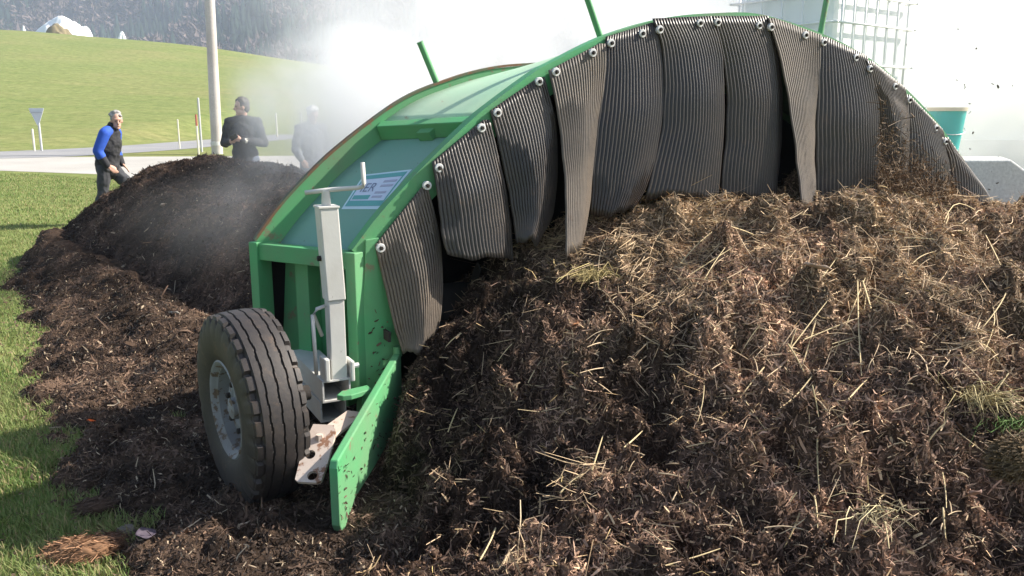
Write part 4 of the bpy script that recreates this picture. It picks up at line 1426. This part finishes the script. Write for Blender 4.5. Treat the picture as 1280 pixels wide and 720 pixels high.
M_POLE = road_mat('weathered_pole', (0.38, 0.34, 0.31), (0.60, 0.57, 0.54))
Yp = 35.5
pb_ = at_y(271, 183, Yp); pt_ = at_y(259, -60, Yp)
w_px = 13.4 / FPX * Yp / 2
pole = MB((pb_[0], Yp, 0)).tube([(pb_[0], Yp, -0.3), (pb_[0] * 0.75 + pt_[0] * 0.25, Yp, pt_[2] * 0.25), (pb_[0] * 0.5 + pt_[0] * 0.5, Yp, pt_[2] * 0.5), (pt_[0], Yp, pt_[2])],
                                [w_px * 1.02, w_px * 0.97, w_px * 0.92, w_px * 0.84], 20).build('utility_pole', M_POLE, None, angle=60)
pole.location = (pb_[0], Yp, 0)
tag(pole, 'tall pale concrete utility pole beside the road', 'pole')
MB().lathe((0, 0, 0.35), (0, 0, 1), [(0, w_px * 1.06), (0.03, w_px * 1.07), (0.16, w_px * 1.05), (0.17, w_px * 0.9)], 20).build('collar', M_CONCRETE, pole, angle=40)

M_SIGNBACK = plain('sign_back', (0.60, 0.62, 0.64), 0.5, 0.06, 3)
M_POSTGREY = plain('grey_post', (0.48, 0.49, 0.50), 0.5, 0.08, 6)
M_POSTWHITE = plain('pale_post', (0.66, 0.62, 0.52), 0.6, 0.1, 6)
M_POSTRED = plain('red_band', (0.38, 0.12, 0.08), 0.5, 0.1, 6)
Ys = 38.2
s0, st_ = at_y(52, 186, Ys), at_y(50, 136, Ys)
sg = tag(empty('road_sign', (s0[0], Ys, 0)), 'grey back of a downward-pointing triangular road sign on a post', 'road sign')
wS = 18.5 / FPX * Ys / 2
hS = 20 / FPX * Ys
MB().tube([(0, 0, -0.2), (0, 0, st_[2] - 0.15)], 0.05, 10).build('post', M_POSTGREY, sg, angle=40)
MB().prism([(-wS, -0.06, st_[2]), (-wS + 0.04, -0.06, st_[2] + 0.03), (wS - 0.04, -0.06, st_[2] + 0.03), (wS, -0.06, st_[2]), (0.03, -0.06, st_[2] - hS), (-0.03, -0.06, st_[2] - hS)], (0, -0.025, 0)).build('sign_plate', M_SIGNBACK, sg, bevel=0.004)
MB().box((0, -0.10, st_[2] - 0.16), (0.28, 0, 0), (0, 0.012, 0), (0, 0, 0.025)).build('bracket', M_POSTGREY, sg)
for (px, y0, y1, Yq, wd, mat, lab, red) in (
        (43, 161, 186, 38.0, 0.07, M_POSTWHITE, 'short pale marker post beside the triangular sign', 0),
        (224, 149, 176, 40.5, 0.05, M_POSTWHITE, 'thin pale marker post in grass between blue-jacketed man and pole', 0),
        (248, 143, 187, 34.6, 0.06, M_POSTWHITE, 'thin white snow pole with red top beside the utility pole', 1),
        (252, 122, 184, 37.2, 0.07, M_POSTGREY, 'tall thin grey post next to the utility pole', 0),
        (346, 141, 163, 60.0, 0.09, M_POSTWHITE, 'small pale marker post on the bank beyond the dark-jacketed man', 0),
        (377, 140, 163, 60.0, 0.09, M_POSTWHITE, 'faint marker post in the steam beside the white-haired man', 0),
        (134, 160, 178, 40.0, 0.05, M_POSTWHITE, 'little pale marker post just behind the blue jacket', 0)):
    a, b = at_y(px, y1, Yq), at_y(px, y0, Yq)
    zb = gz(a)
    o = tag(empty('marker_post', (a[0], Yq, zb)), lab, 'post', 'marker posts along the road')
    top = max(b[2] - zb, 0.5)
    MB().tube([(0, 0, -0.1), (0, 0, top * (0.72 if red else 0.97))], wd / 2 * 1.3, 8).build('shaft', mat, o, angle=40)
    if red: MB().tube([(0, 0, top * 0.72), (0, 0, top)], wd / 2 * 1.35, 8).build('red_top', M_POSTRED, o, angle=40)
    else: MB().tube([(0, 0, top * 0.97), (0, 0, top)], [wd / 2 * 1.4, wd / 2 * 0.8], 8).build('cap', mat, o, angle=40)

# ------------------------------------------------------------------ people
def blob_mesh(name, chains, balls, mat, parent=None, voxel=0.012, smooth=4):
    bm = bmesh.new()
    for ch in chains:
        for (p, r), (q, s) in zip(ch[:-1], ch[1:]):
            p_, q_ = Vector(p), Vector(q)
            d = q_ - p_
            m = Matrix.Translation((p_ + q_) / 2) @ d.to_track_quat('Z', 'Y').to_matrix().to_4x4()
            bmesh.ops.create_cone(bm, cap_ends=True, segments=14, radius1=r, radius2=s, depth=d.length, matrix=m)
        for p, r in ch:
            bmesh.ops.create_icosphere(bm, subdivisions=2, radius=r, matrix=Matrix.Translation(p))
    for c, sz, rot in balls:
        m = Matrix.Translation(c) @ Matrix.Rotation(rot[2], 4, 'Z') @ Matrix.Rotation(rot[0], 4, 'X') @ Matrix.Diagonal((*sz, 1))
        bmesh.ops.create_icosphere(bm, subdivisions=3, radius=1.0, matrix=m)
    me = bpy.data.meshes.new(name)
    bm.to_mesh(me); bm.free()
    o = link(name, me, mat, parent)
    r = o.modifiers.new('remesh', 'REMESH'); r.mode = 'VOXEL'; r.voxel_size = voxel; r.use_smooth_shade = True
    s = o.modifiers.new('smooth', 'SMOOTH'); s.iterations = smooth; s.factor = 0.5
    return o


M_SKIN = plain('skin', (0.52, 0.30, 0.22), 0.55, 0.08, 20)
M_BLACKCLOTH = plain('black_cloth', (0.022, 0.022, 0.026), 0.85, 0.35, 14)
M_BLUECLOTH = plain('blue_cloth', (0.02, 0.085, 0.46), 0.8, 0.25, 14)
M_TROUSER = plain('grey_trousers', (0.05, 0.052, 0.06), 0.9, 0.3, 12)
M_JEANS = plain('blue_grey_jeans', (0.10, 0.12, 0.17), 0.9, 0.3, 12)
M_GREYCLOTH = plain('grey_cloth', (0.14, 0.15, 0.18), 0.9, 0.25, 12)
M_SHOE = plain('shoe', (0.03, 0.026, 0.022), 0.6, 0.3, 12)
M_HAIRDARK = plain('dark_hair', (0.035, 0.026, 0.02), 0.7, 0.4, 50)
M_HAIRGREY = plain('grey_hair', (0.30, 0.29, 0.28), 0.7, 0.4, 50)
M_HAIRWHITE = plain('white_hair', (0.75, 0.73, 0.70), 0.7, 0.15, 50)
M_EYE = plain('eye', (0.02, 0.015, 0.012), 0.3, 0.1, 50)
M_PHONE = plain('phone_black', (0.015, 0.015, 0.018), 0.25, 0.1, 20)
M_PALE = plain('pale_cloth', (0.72, 0.70, 0.64), 0.8, 0.1, 20)


WRK = bpy.data.textures.new('cloth_folds', 'CLOUDS')
WRK.noise_scale = 0.10
WRK.noise_depth = 3


def wrinkle(o, k):
    m = o.modifiers.new('folds', 'DISPLACE')
    m.texture = WRK
    m.strength = k
    m.mid_level = 0.5
    m.texture_coords = 'LOCAL'


def fingers(wrist, fwd, side, curl, n=5):
    """Palm and five fingers as chains; fwd along the hand, side towards the thumb, curl the way fingers bend."""
    w, f_, s_, c_ = [Vector(k).normalized() if i else Vector(k) for i, k in enumerate((wrist, fwd, side, curl))]
    ch = [[(w, 0.026), (w + f_ * 0.05 + s_ * 0.015, 0.020), (w + f_ * 0.085 + s_ * 0.018, 0.014)], [(w, 0.024), (w + f_ * 0.05 - s_ * 0.015, 0.018), (w + f_ * 0.08 - s_ * 0.02, 0.013)]]
    for k, L_ in enumerate((0.072, 0.080, 0.074, 0.058)):
        b = w + f_ * 0.085 + s_ * (0.030 - 0.020 * k)
        ch.append([(b, 0.0105), (b + f_ * L_ * 0.45 + c_ * L_ * 0.22, 0.0095), (b + f_ * L_ * 0.66 + c_ * L_ * 0.62, 0.0085)])
    b = w + f_ * 0.03 + s_ * 0.03
    ch.append([(b, 0.014), (b + f_ * 0.035 + s_ * 0.022 + c_ * 0.01, 0.011), (b + f_ * 0.065 + s_ * 0.020 + c_ * 0.022, 0.009)])
    return ch


def person(loc, rz, label, pose, top_mat, leg_mat, hair_mat, hair_kind='short', sleeve_mat=None):
    V_ = Vector
    J = {k: V_(v) for k, v in pose.items() if k not in ('yaw', 'nod', 'hands')}
    yaw, nod = pose.get('yaw', 0), pose.get('nod', 0)
    hc = J['head']
    Rm = Matrix.Rotation(yaw, 3, 'Z') @ Matrix.Rotation(-nod, 3, 'X')

    def H(x, y, z): return hc + Rm @ V_((x, y, z))
    torso = [(J['pelvis'], 0.135), (J['waist'], 0.125), (J['chest'], 0.145), (J['neckbase'], 0.075)]
    neck = [(J['neckbase'], 0.062), (hc + Rm @ V_((0, -0.015, -0.06)), 0.055)]
    sh = [(J['shL'], 0.062), ((J['shL'] + J['shR']) / 2 + V_((0, 0, 0.015)), 0.085), (J['shR'], 0.062)]
    arms = [[(J['sh' + s], 0.056), ((J['sh' + s] * 0.5 + J['el' + s] * 0.5), 0.050), (J['el' + s], 0.042), (J['el' + s] * 0.6 + J['wr' + s] * 0.4, 0.040), (J['wr' + s], 0.027)] for s in 'LR']
    legs = [[(J['hip' + s], 0.098), (J['hip' + s] * 0.5 + J['kn' + s] * 0.5, 0.080), (J['kn' + s], 0.058), (J['kn' + s] * 0.6 + J['an' + s] * 0.4, 0.056), (J['an' + s], 0.042)] for s in 'LR']
    feet = [[(J['an' + s] + V_((0, -0.03, -0.03)), 0.038), (J['toe' + s], 0.030)] for s in 'LR']
    hands = []
    for s in 'LR':
        f_, sd_, c_ = pose['hands'][s]
        hands += fingers(J['wr' + s], f_, sd_, c_)
    head = [(H(0, -0.005, 0.03), (0.074, 0.094, 0.098), (-nod, 0, yaw)), (H(0, 0.028, -0.055), (0.054, 0.060, 0.066), (-nod, 0, yaw)),
            (H(0, 0.102, -0.015), (0.014, 0.022, 0.024), (-nod, 0, yaw)), (H(0, 0.086, 0.012), (0.012, 0.014, 0.026), (-nod, 0, yaw)), (H(0, 0.078, -0.095), (0.026, 0.020, 0.018), (-nod, 0, yaw)),
            (H(0, 0.080, 0.042), (0.05, 0.016, 0.012), (-nod, 0, yaw)), (H(0, 0.085, -0.058), (0.026, 0.012, 0.009), (-nod, 0, yaw)),
            (H(0.077, -0.005, 0.0), (0.012, 0.022, 0.034), (-nod, 0, yaw)), (H(-0.077, -0.005, 0.0), (0.012, 0.022, 0.034), (-nod, 0, yaw))]
    body = blob_mesh('person', [torso, neck, sh] + arms + legs + feet + hands, head, M_SKIN, None, 0.009, 3)
    body.location, body.rotation_euler = loc, (0, 0, rz)
    tag(body, label, 'person')
    for sx in (-1, 1):
        blob_mesh('eye', [], [(H(sx * 0.031, 0.083, 0.018), (0.012, 0.008, 0.008), (0, 0, 0))], M_EYE, body, 0.004, 1)
    # jacket
    jt_ = [(J['pelvis'] + V_((0, 0, -0.06)), 0.172), (J['waist'], 0.168), (J['chest'], 0.178), (J['neckbase'] + V_((0, 0, -0.04)), 0.11)]
    jk = blob_mesh('jacket', [jt_, [(a, r + 0.020) for a, r in sh], [(J['neckbase'], 0.082), (J['neckbase'] + V_((0, 0.005, 0.055)), 0.072)]] + ([[(a, r + 0.022) for a, r in ch] for ch in arms] if sleeve_mat is None else []), [(J['chest'] * 0.7 + J['waist'] * 0.3, (0.205, 0.165, 0.24), (0, 0, 0)), (J['pelvis'] * 0.6 + J['waist'] * 0.4, (0.195, 0.165, 0.16), (0, 0, 0))], top_mat, body, 0.012, 10)
    wrinkle(jk, 0.045)
    if sleeve_mat is not None:
        for s_, ch in zip('LR', arms):
            blob_mesh('sleeve', [[(J['sh' + s_] * 0.62 + J['neckbase'] * 0.38 + V_((0, 0, 0.01)), 0.085)] + [(a, r + 0.030) for a, r in ch[:4]]], [], sleeve_mat, jk, 0.012, 4)
            blob_mesh('cuff', [[(a, r + 0.026) for a, r in ch[3:]]], [], top_mat, jk, 0.012, 3)
    tr_ = blob_mesh('trousers', [[(J['pelvis'], 0.150), (J['waist'] * 0.5 + J['pelvis'] * 0.5, 0.142)]] + [[(a, r + 0.018 + 0.012 * (i > 2)) for i, (a, r) in enumerate(ch)] for ch in legs], [], leg_mat, body, 0.012, 4)
    wrinkle(tr_, 0.045)
    for s_ in 'LR':
        blob_mesh('shoe', [[(J['an' + s_] + V_((0, -0.045, -0.035)), 0.046), (J['toe' + s_] + V_((0, 0.01, 0)), 0.040)], [(J['an' + s_], 0.052), (J['an' + s_] + V_((0, 0, -0.04)), 0.05)]], [], M_SHOE, body, 0.010, 3)
    rg = random.Random(hash(label) % 1000)
    hb_ = [(H(0, -0.030, 0.058), (0.083, 0.092, 0.086), (-nod, 0, yaw)), (H(0, -0.055, 0.0), (0.074, 0.062, 0.085), (-nod, 0, yaw)), (H(0.064, -0.018, 0.035), (0.022, 0.05, 0.045), (-nod, 0, yaw)), (H(-0.064, -0.018, 0.035), (0.022, 0.05, 0.045), (-nod, 0, yaw))]
    if hair_kind != 'bald':
        for k in range(26):
            a, e = rg.uniform(0, 6.28), rg.uniform(0.25, 1.5)
            x, y, z = math.cos(a) * math.cos(e), math.sin(a) * math.cos(e), math.sin(e)
            if y > 0.75: continue
            g = rg.uniform(0.018, 0.036)
            hb_.append((H(x * 0.082, y * 0.092 - 0.018, 0.055 + z * 0.085), (g, g, g * 0.8), (0, 0, 0)))
    blob_mesh('hair', [], hb_, hair_mat, body, 0.008, 1)
    return body


# man in the blue jacket, walking, facing +x (local +y forward), head turned to the camera
walk = dict(pelvis=(0, 0.0, 0.90), waist=(0, 0.02, 1.04), chest=(0, 0.07, 1.26), neckbase=(0, 0.13, 1.44), head=(0, 0.21, 1.565), yaw=R(-55), nod=R(10),
            shL=(-0.18, 0.10, 1.39), shR=(0.18, 0.10, 1.39), elL=(-0.25, 0.04, 1.12), elR=(0.25, 0.0, 1.13), wrL=(-0.21, 0.13, 0.92), wrR=(0.21, 0.10, 0.92),
            hipL=(-0.09, 0.02, 0.86), hipR=(0.09, 0.0, 0.86), knL=(-0.10, 0.30, 0.56), knR=(0.10, -0.06, 0.46), anL=(-0.10, 0.38, 0.18), anR=(0.10, -0.20, 0.09), toeL=(-0.10, 0.53, 0.13), toeR=(0.11, -0.05, 0.03),
            hands=dict(L=((0.1, 0.7, -0.6), (0.8, 0.3, 0.3), (0.3, 0.3, -0.8)), R=((-0.1, 0.7, -0.6), (-0.5, 0.5, 0.4), (-0.6, 0.3, -0.6))))
w0 = at_y(139, 262, 13.0)
person((w0[0], 13.0, 0.0), R(-90), 'grey-haired man in black and blue jacket stepping up the dark heap', walk, M_BLACKCLOTH, M_TROUSER, M_HAIRGREY, 'short', M_BLUECLOTH)
# man in black, facing the camera, head turned, phone in his hands
stand_ = dict(pelvis=(0, 0.0, 0.94), waist=(0, 0.0, 1.10), chest=(0, 0.0, 1.32), neckbase=(0, 0.0, 1.50), head=(0.0, 0.03, 1.665), yaw=R(-62), nod=R(4),
              shL=(-0.20, 0.0, 1.45), shR=(0.20, 0.0, 1.45), elL=(-0.29, 0.02, 1.15), elR=(0.29, 0.03, 1.15), wrL=(-0.06, 0.29, 1.20), wrR=(0.13, 0.28, 1.17),
              hipL=(-0.10, 0, 0.90), hipR=(0.10, 0, 0.90), knL=(-0.12, 0.02, 0.50), knR=(0.12, 0.02, 0.50), anL=(-0.13, 0, 0.09), anR=(0.13, 0, 0.09), toeL=(-0.15, 0.17, 0.03), toeR=(0.15, 0.17, 0.03),
              hands=dict(L=((0.75, 0.5, 0.2), (0, 0.1, 1), (-0.1, -0.8, 0.1)), R=((-0.75, 0.5, 0.25), (0, 0.1, 1), (0.1, -0.8, 0.1))))
m2 = at_y(307, 200, 12.7)
p2 = person((m2[0], 12.7, 0.10), R(180), 'dark-haired man in a black jacket looking aside with a phone in hand', stand_, M_BLACKCLOTH, M_JEANS, M_HAIRDARK)
ph = MB().box((0, 0, 0), (0.036, 0, 0), (0, 0.006, 0), (0, 0, 0.072)).build('phone', M_PHONE, None, bevel=0.006)
ph.location = (m2[0] - 0.03, 12.7 - 0.385, 0.10 + 1.25)
ph.rotation_euler = (R(35), R(60), R(15))
tag(ph, 'small black phone held at the chest of the dark-haired man', 'phone')
wtch = MB().tube([(-0.112, 0.248, 1.191), (-0.078, 0.278, 1.196)], 0.040, 14).build('cuff', M_PALE, p2, angle=40)
# white-haired man in the steam
third = dict(stand_)
third.update(head=(0.0, 0.07, 1.64), yaw=R(-5), nod=R(22), wrL=(-0.27, 0.16, 0.98), wrR=(0.27, 0.16, 0.98), elL=(-0.28, -0.02, 1.14), elR=(0.28, -0.02, 1.14),
             hands=dict(L=((0.1, 0.5, -0.8), (0.6, 0.5, 0.2), (0.6, 0, -0.3)), R=((-0.1, 0.5, -0.8), (-0.6, 0.5, 0.2), (-0.6, 0, -0.3))))
m3 = at_y(391, 200, 13.6)
person((m3[0], 13.6, 0.0), R(-140), 'white-haired man in a grey jacket, faint in the steam', third, M_GREYCLOTH, M_JEANS, M_HAIRWHITE)

# ------------------------------------------------------------------ bits on the ground and on the heap
def lump_thing(name, label, cat, px, py, size, col, seed, zf, stretch=(1, 1, 0.7), rz=0.0, strands=0, z=None, rough=0.22):
    p = on_z(px, py, 0.04 if z is None else z)
    o = tag(empty(name, (p[0], p[1], p[2]), rz), label, cat)
    bm = bmesh.new()
    bmesh.ops.create_icosphere(bm, subdivisions=4, radius=1)
    for v in bm.verts:
        c = v.co
        k = 1 + rough * float(pn(np.array([c.x * 2.1 + c.z]), np.array([c.y * 2.1 - c.z]), seed)[0]) + rough * 0.6 * float(pn(np.array([c.x * 6 + c.z * 4]), np.array([c.y * 6 - c.z * 3]), seed + 1)[0])
        v.co = Vector((c.x * stretch[0], c.y * stretch[1], c.z * stretch[2])) * k * size
    me = bpy.data.meshes.new(name)
    bm.to_mesh(me); bm.free()
    link('core', me, plain(name + '_mat_%d' % seed, col, 0.9, 0.4, 40, 0.15), o, True)
    if strands:
        rg = np.random.default_rng(seed)
        P_ = rg.normal(0, 1, (strands, 3))
        P_ /= np.linalg.norm(P_, axis=1)[:, None]
        P_ = P_ * np.array(stretch) * size * rg.uniform(0.9, 1.1, (strands, 1))
        cc_ = np.array([col]) * rg.uniform(0.5, 2.0, (strands, 1))
        fibres('root_fibres', P_, rg.uniform(0.03, 0.09, strands), rg.uniform(0.002, 0.005, strands), cc_, M_FIBRE, 0.0, o, 0.25, 0.3, direction=rg.normal(0.2, 0.4, strands))
    return o


lump_thing('root_clod', 'rust-brown fibrous root clod lying on the grass edge', 'root clod', 100, 690, 0.085, (0.20, 0.11, 0.062), 301, None, (1.35, 0.8, 0.62), R(15), 700)
lump_thing('soil_clod', 'dark brown soil clod touching the rust-brown root clod', 'clod', 138, 680, 0.055, (0.09, 0.05, 0.032), 302, None, (1.0, 0.9, 0.7), 0, 200)
lump_thing('soil_clod', 'brown soil clod on the edge of the shaded grass', 'clod', 118, 634, 0.06, (0.075, 0.048, 0.035), 303, None, (1.1, 0.8, 0.6), 0.3, 200)
lump_thing('stone', 'small pale stone beside the rust-brown root clod', 'stone', 52, 712, 0.035, (0.27, 0.23, 0.17), 304, None, (1.3, 0.9, 0.5), 0.5, 0, 0.015, 0.35)
lump_thing('stone', 'small grey stone next to the purple leaf', 'stone', 158, 663, 0.030, (0.16, 0.14, 0.12), 305, None, (1.1, 0.9, 0.7), 0.2, 0, 0.02, 0.35)


def leaf_thing(name, label, cat, px, py, L_, W_, col, zf, rz, tilt=0.3, curl=0.25):
    d = ray(px, py)
    for t in np.arange(1.4, 9, 0.01):
        p = CAM + d * t
        if p[2] < float(zf(np.array([p[0]]), np.array([p[1]]))[0]) + 0.018: break
    n_ = 9
    G = []
    for i in range(n_):
        a = i / (n_ - 1)
        w = W_ / 2 * (math.sin(math.pi * min(0.97, 0.06 + a * 0.92)) ** 0.8)
        G.append([(L_ * (a - 0.5), w * b, curl * L_ * (a - 0.5) ** 2 + 0.35 * abs(b) * w + 0.004 * math.sin(9 * a + 5 * b)) for b in (-1, -0.5, 0, 0.5, 1)])
    o = MB().grid(np.array(G)).build(name, plain(name + '_%d' % int(px), col, 0.7, 0.3, 40, 0.2), None, smooth=True, solid=0.0015)
    o.location = p
    o.rotation_euler = (tilt, 0.2, rz)
    return tag(o, label, cat)


leaf_thing('dry_leaf', 'crumpled purple-grey leaf on the dark soil near the root clod', 'leaf', 182, 668, 0.08, 0.06, (0.075, 0.06, 0.08), z_soil, 0.8, 0.4)
leaf_thing('orange_peel', 'small bright orange peel on the dark soil', 'peel', 114, 526, 0.045, 0.025, (0.75, 0.13, 0.02), z_soil, 0.2, 0.2)
leaf_thing('dry_leaf', 'orange-brown dry leaf on the compost below the twisted flap', 'leaf', 718, 408, 0.075, 0.055, (0.42, 0.20, 0.10), z_raw, 1.2, -0.5)
leaf_thing('dry_leaf', 'pale pinkish leaf high on the straw-covered heap', 'leaf', 1022, 335, 0.13, 0.05, (0.42, 0.32, 0.26), z_raw, 0.1, -0.4)
leaf_thing('dry_leaf', 'pinkish-brown broad leaf low on the heap by the frame edge', 'leaf', 1218, 618, 0.075, 0.05, (0.32, 0.21, 0.17), z_raw, 0.5, -0.6)
leaf_thing('dry_leaf', 'curled reddish leaf at the lower edge of the heap', 'leaf', 1200, 702, 0.085, 0.05, (0.34, 0.20, 0.14), z_raw, -0.3, -0.5)
leaf_thing('dry_leaf', 'grey-brown oval leaf lying on the heap beside the guide blade', 'leaf', 582, 524, 0.05, 0.03, (0.30, 0.24, 0.17), z_raw, 1.0, -0.6)
leaf_thing('wood_chip', 'pale wood chip on the slope of the dark turned heap', 'wood chip', 205, 257, 0.10, 0.06, (0.5, 0.4, 0.34), z_done, 1.3, -0.7)
leaf_thing('paper_scrap', 'white scrap at the foot of the dark turned heap', 'scrap', 219, 392, 0.07, 0.05, (0.42, 0.40, 0.36), z_soil, 0.3, -0.5)
leaf_thing('wood_chip', 'pale curled chip on the dark soil beneath the tyre', 'wood chip', 307, 655, 0.06, 0.03, (0.42, 0.33, 0.25), z_soil, 1.2, -0.4)


def tuft(label, px, py, zf, n, Lr, col, spread, seed, name='straw_tuft', cat='straw tuft', zoff=0.0):
    d = ray(px, py)
    for t in np.arange(1.4, 9, 0.01):
        p = CAM + d * t
        if p[2] < float(zf(np.array([p[0]]), np.array([p[1]]))[0]) + 0.02: break
    rg = np.random.default_rng(seed)
    its_ = []
    lean = np.array([rg.uniform(-0.5, 0.5), -0.7, 0])
    for k in range(n):
        L_ = rg.lognormal(math.log(sum(Lr) / 2), 0.35)
        out = (lean * 0.8 + rg.normal(0, 0.45, 3) * np.array([1, 1, 0])) * spread
        b = rg.normal(0, 0.03, 3) * np.array([1.3, 1, 0.3])
        c1 = b + (out * 0.3 + ZV * rg.uniform(0.2, 0.6)) * L_ * 0.45 + rg.normal(0, 0.08, 3) * L_
        c2 = b + (out * 0.8 + ZV * rg.uniform(0.1, 0.5)) * L_ * 0.8 + rg.normal(0, 0.10, 3) * L_
        c3 = b + (out * 1.1 + ZV * rg.uniform(-0.25, 0.35)) * L_ + rg.normal(0, 0.12, 3) * L_
        w_ = rg.uniform(0.0008, 0.0022)
        its_.append(([b, c1, c2, c3], [w_, w_, w_ * 0.8, w_ * 0.35], tuple(np.array(col) * rg.uniform(0.4, 1.3))))
    o = stalks(name, its_, M_FIBRE, None, 'thing')
    o.location = p
    return tag(o, label, cat)


tuft('pale tuft of dry grass standing on the heap near the frame edge', 1224, 500, z_raw, 110, (0.06, 0.17), (0.45, 0.37, 0.19), 1.0, 401)
tuft('green grass tuft pressed under the pale dry tuft on the heap', 1258, 528, z_raw, 60, (0.04, 0.10), (0.07, 0.13, 0.03), 1.1, 402, 'grass_tuft', 'grass tuft')
tuft('tan mossy tuft beside the guide-blade side of the twisted flap', 742, 345, z_raw, 140, (0.04, 0.12), (0.36, 0.29, 0.13), 1.2, 403)
tuft('small star-shaped straw tuft low on the heap', 1098, 642, z_raw, 40, (0.04, 0.10), (0.50, 0.42, 0.25), 1.4, 404)
tuft('bright green grass clump in the corner beside the root clod', 18, 672, z_soil, 260, (0.08, 0.2), (0.17, 0.24, 0.05), 0.9, 405, 'grass_clump', 'grass clump')
lump_thing('straw_clod', 'tan fibrous straw clod at the frame edge of the heap', 'straw clod', 1268, 575, 0.07, (0.13, 0.09, 0.05), 306, None, (0.8, 0.8, 0.9), 0, 2200, 0.62)

# ------------------------------------------------------------------ steam and haze
BLOBS = [  # centre, radii, density
    ((0.8, 8.7, 2.0), (2.9, 2.0, 1.75), 1.05),
    ((3.8, 9.3, 2.1), (3.6, 2.2, 1.9), 1.0),
    ((-1.6, 10.0, 1.7), (1.8, 2.1, 1.4), 1.8),
    ((-1.8, 8.3, 0.95), (1.5, 1.4, 0.75), 0.30),
    ((-2.2, 7.4, 0.75), (1.5, 1.1, 0.6), 0.15),
    ((-0.8, 9.6, 2.7), (2.4, 1.8, 1.4), 0.6),
]
sm, sn, sb = new_mat('steam_volume')
sn.nodes.remove(sb)
pv = sn.nodes.new('ShaderNodeVolumePrincipled')
pv.inputs['Color'].default_value = (0.99, 0.992, 1.0, 1)
pv.inputs['Anisotropy'].default_value = 0.0
sn.links.new(pv.outputs[0], sn.nodes['Material Output'].inputs['Volume'])
tc = sn.nodes.new('ShaderNodeTexCoord')
acc = None
for c, r_, d_ in BLOBS:
    a = sn.nodes.new('ShaderNodeVectorMath'); a.operation = 'SUBTRACT'; a.inputs[1].default_value = c
    sn.links.new(tc.outputs['Object'], a.inputs[0])
    b = sn.nodes.new('ShaderNodeVectorMath'); b.operation = 'DIVIDE'; b.inputs[1].default_value = r_
    sn.links.new(a.outputs[0], b.inputs[0])
    l = sn.nodes.new('ShaderNodeVectorMath'); l.operation = 'LENGTH'
    sn.links.new(b.outputs[0], l.inputs[0])
    mr = sn.nodes.new('ShaderNodeMapRange'); mr.interpolation_type = 'SMOOTHSTEP'
    mr.inputs[1].default_value = 1.0; mr.inputs[2].default_value = 0.15; mr.inputs[3].default_value = 0.0; mr.inputs[4].default_value = d_
    sn.links.new(l.outputs['Value'], mr.inputs[0])
    if acc is None: acc = mr.outputs[0]
    else:
        ad = sn.nodes.new('ShaderNodeMath'); ad.operation = 'MAXIMUM'
        sn.links.new(acc, ad.inputs[0]); sn.links.new(mr.outputs[0], ad.inputs[1]); acc = ad.outputs[0]
nz = noise(sn, 1.1, 5, 0.62, vec=tc.outputs['Object'])
nz.inputs['Distortion'].default_value = 0.6
nr = sn.nodes.new('ShaderNodeMapRange')
nr.inputs[1].default_value = 0.36; nr.inputs[2].default_value = 0.68; nr.inputs[3].default_value = 0.08; nr.inputs[4].default_value = 1.9
sn.links.new(nz.outputs[0], nr.inputs[0])
mu = sn.nodes.new('ShaderNodeMath'); mu.operation = 'MULTIPLY'
sn.links.new(acc, mu.inputs[0]); sn.links.new(nr.outputs[0], mu.inputs[1])
sn.links.new(mu.outputs[0], pv.inputs['Density'])
steam = blob_mesh('steam', [], [(c, tuple(k * 1.02 for k in r_), (0, 0, 0)) for c, r_, d_ in BLOBS], sm, None, 0.16, 0)
tag(steam, 'white steam drifting up from the turned compost behind the arch', 'steam', kind='stuff')

hm, hn, hb2 = new_mat('haze_volume')
hn.nodes.remove(hb2)
hv = hn.nodes.new('ShaderNodeVolumePrincipled')
hv.inputs['Color'].default_value = (0.68, 0.79, 1.0, 1)
hv.inputs['Density'].default_value = 0.00043
hv.inputs['Anisotropy'].default_value = 0.0
hn.links.new(hv.outputs[0], hn.nodes['Material Output'].inputs['Volume'])
haze = MB().box((0, 3800, 140), (4010, 0, 0), (0, 4210, 0), (0, 0, 162)).build('haze', hm)
tag(haze, 'thin blue air between the yard and the wooded mountain', 'haze', kind='stuff')
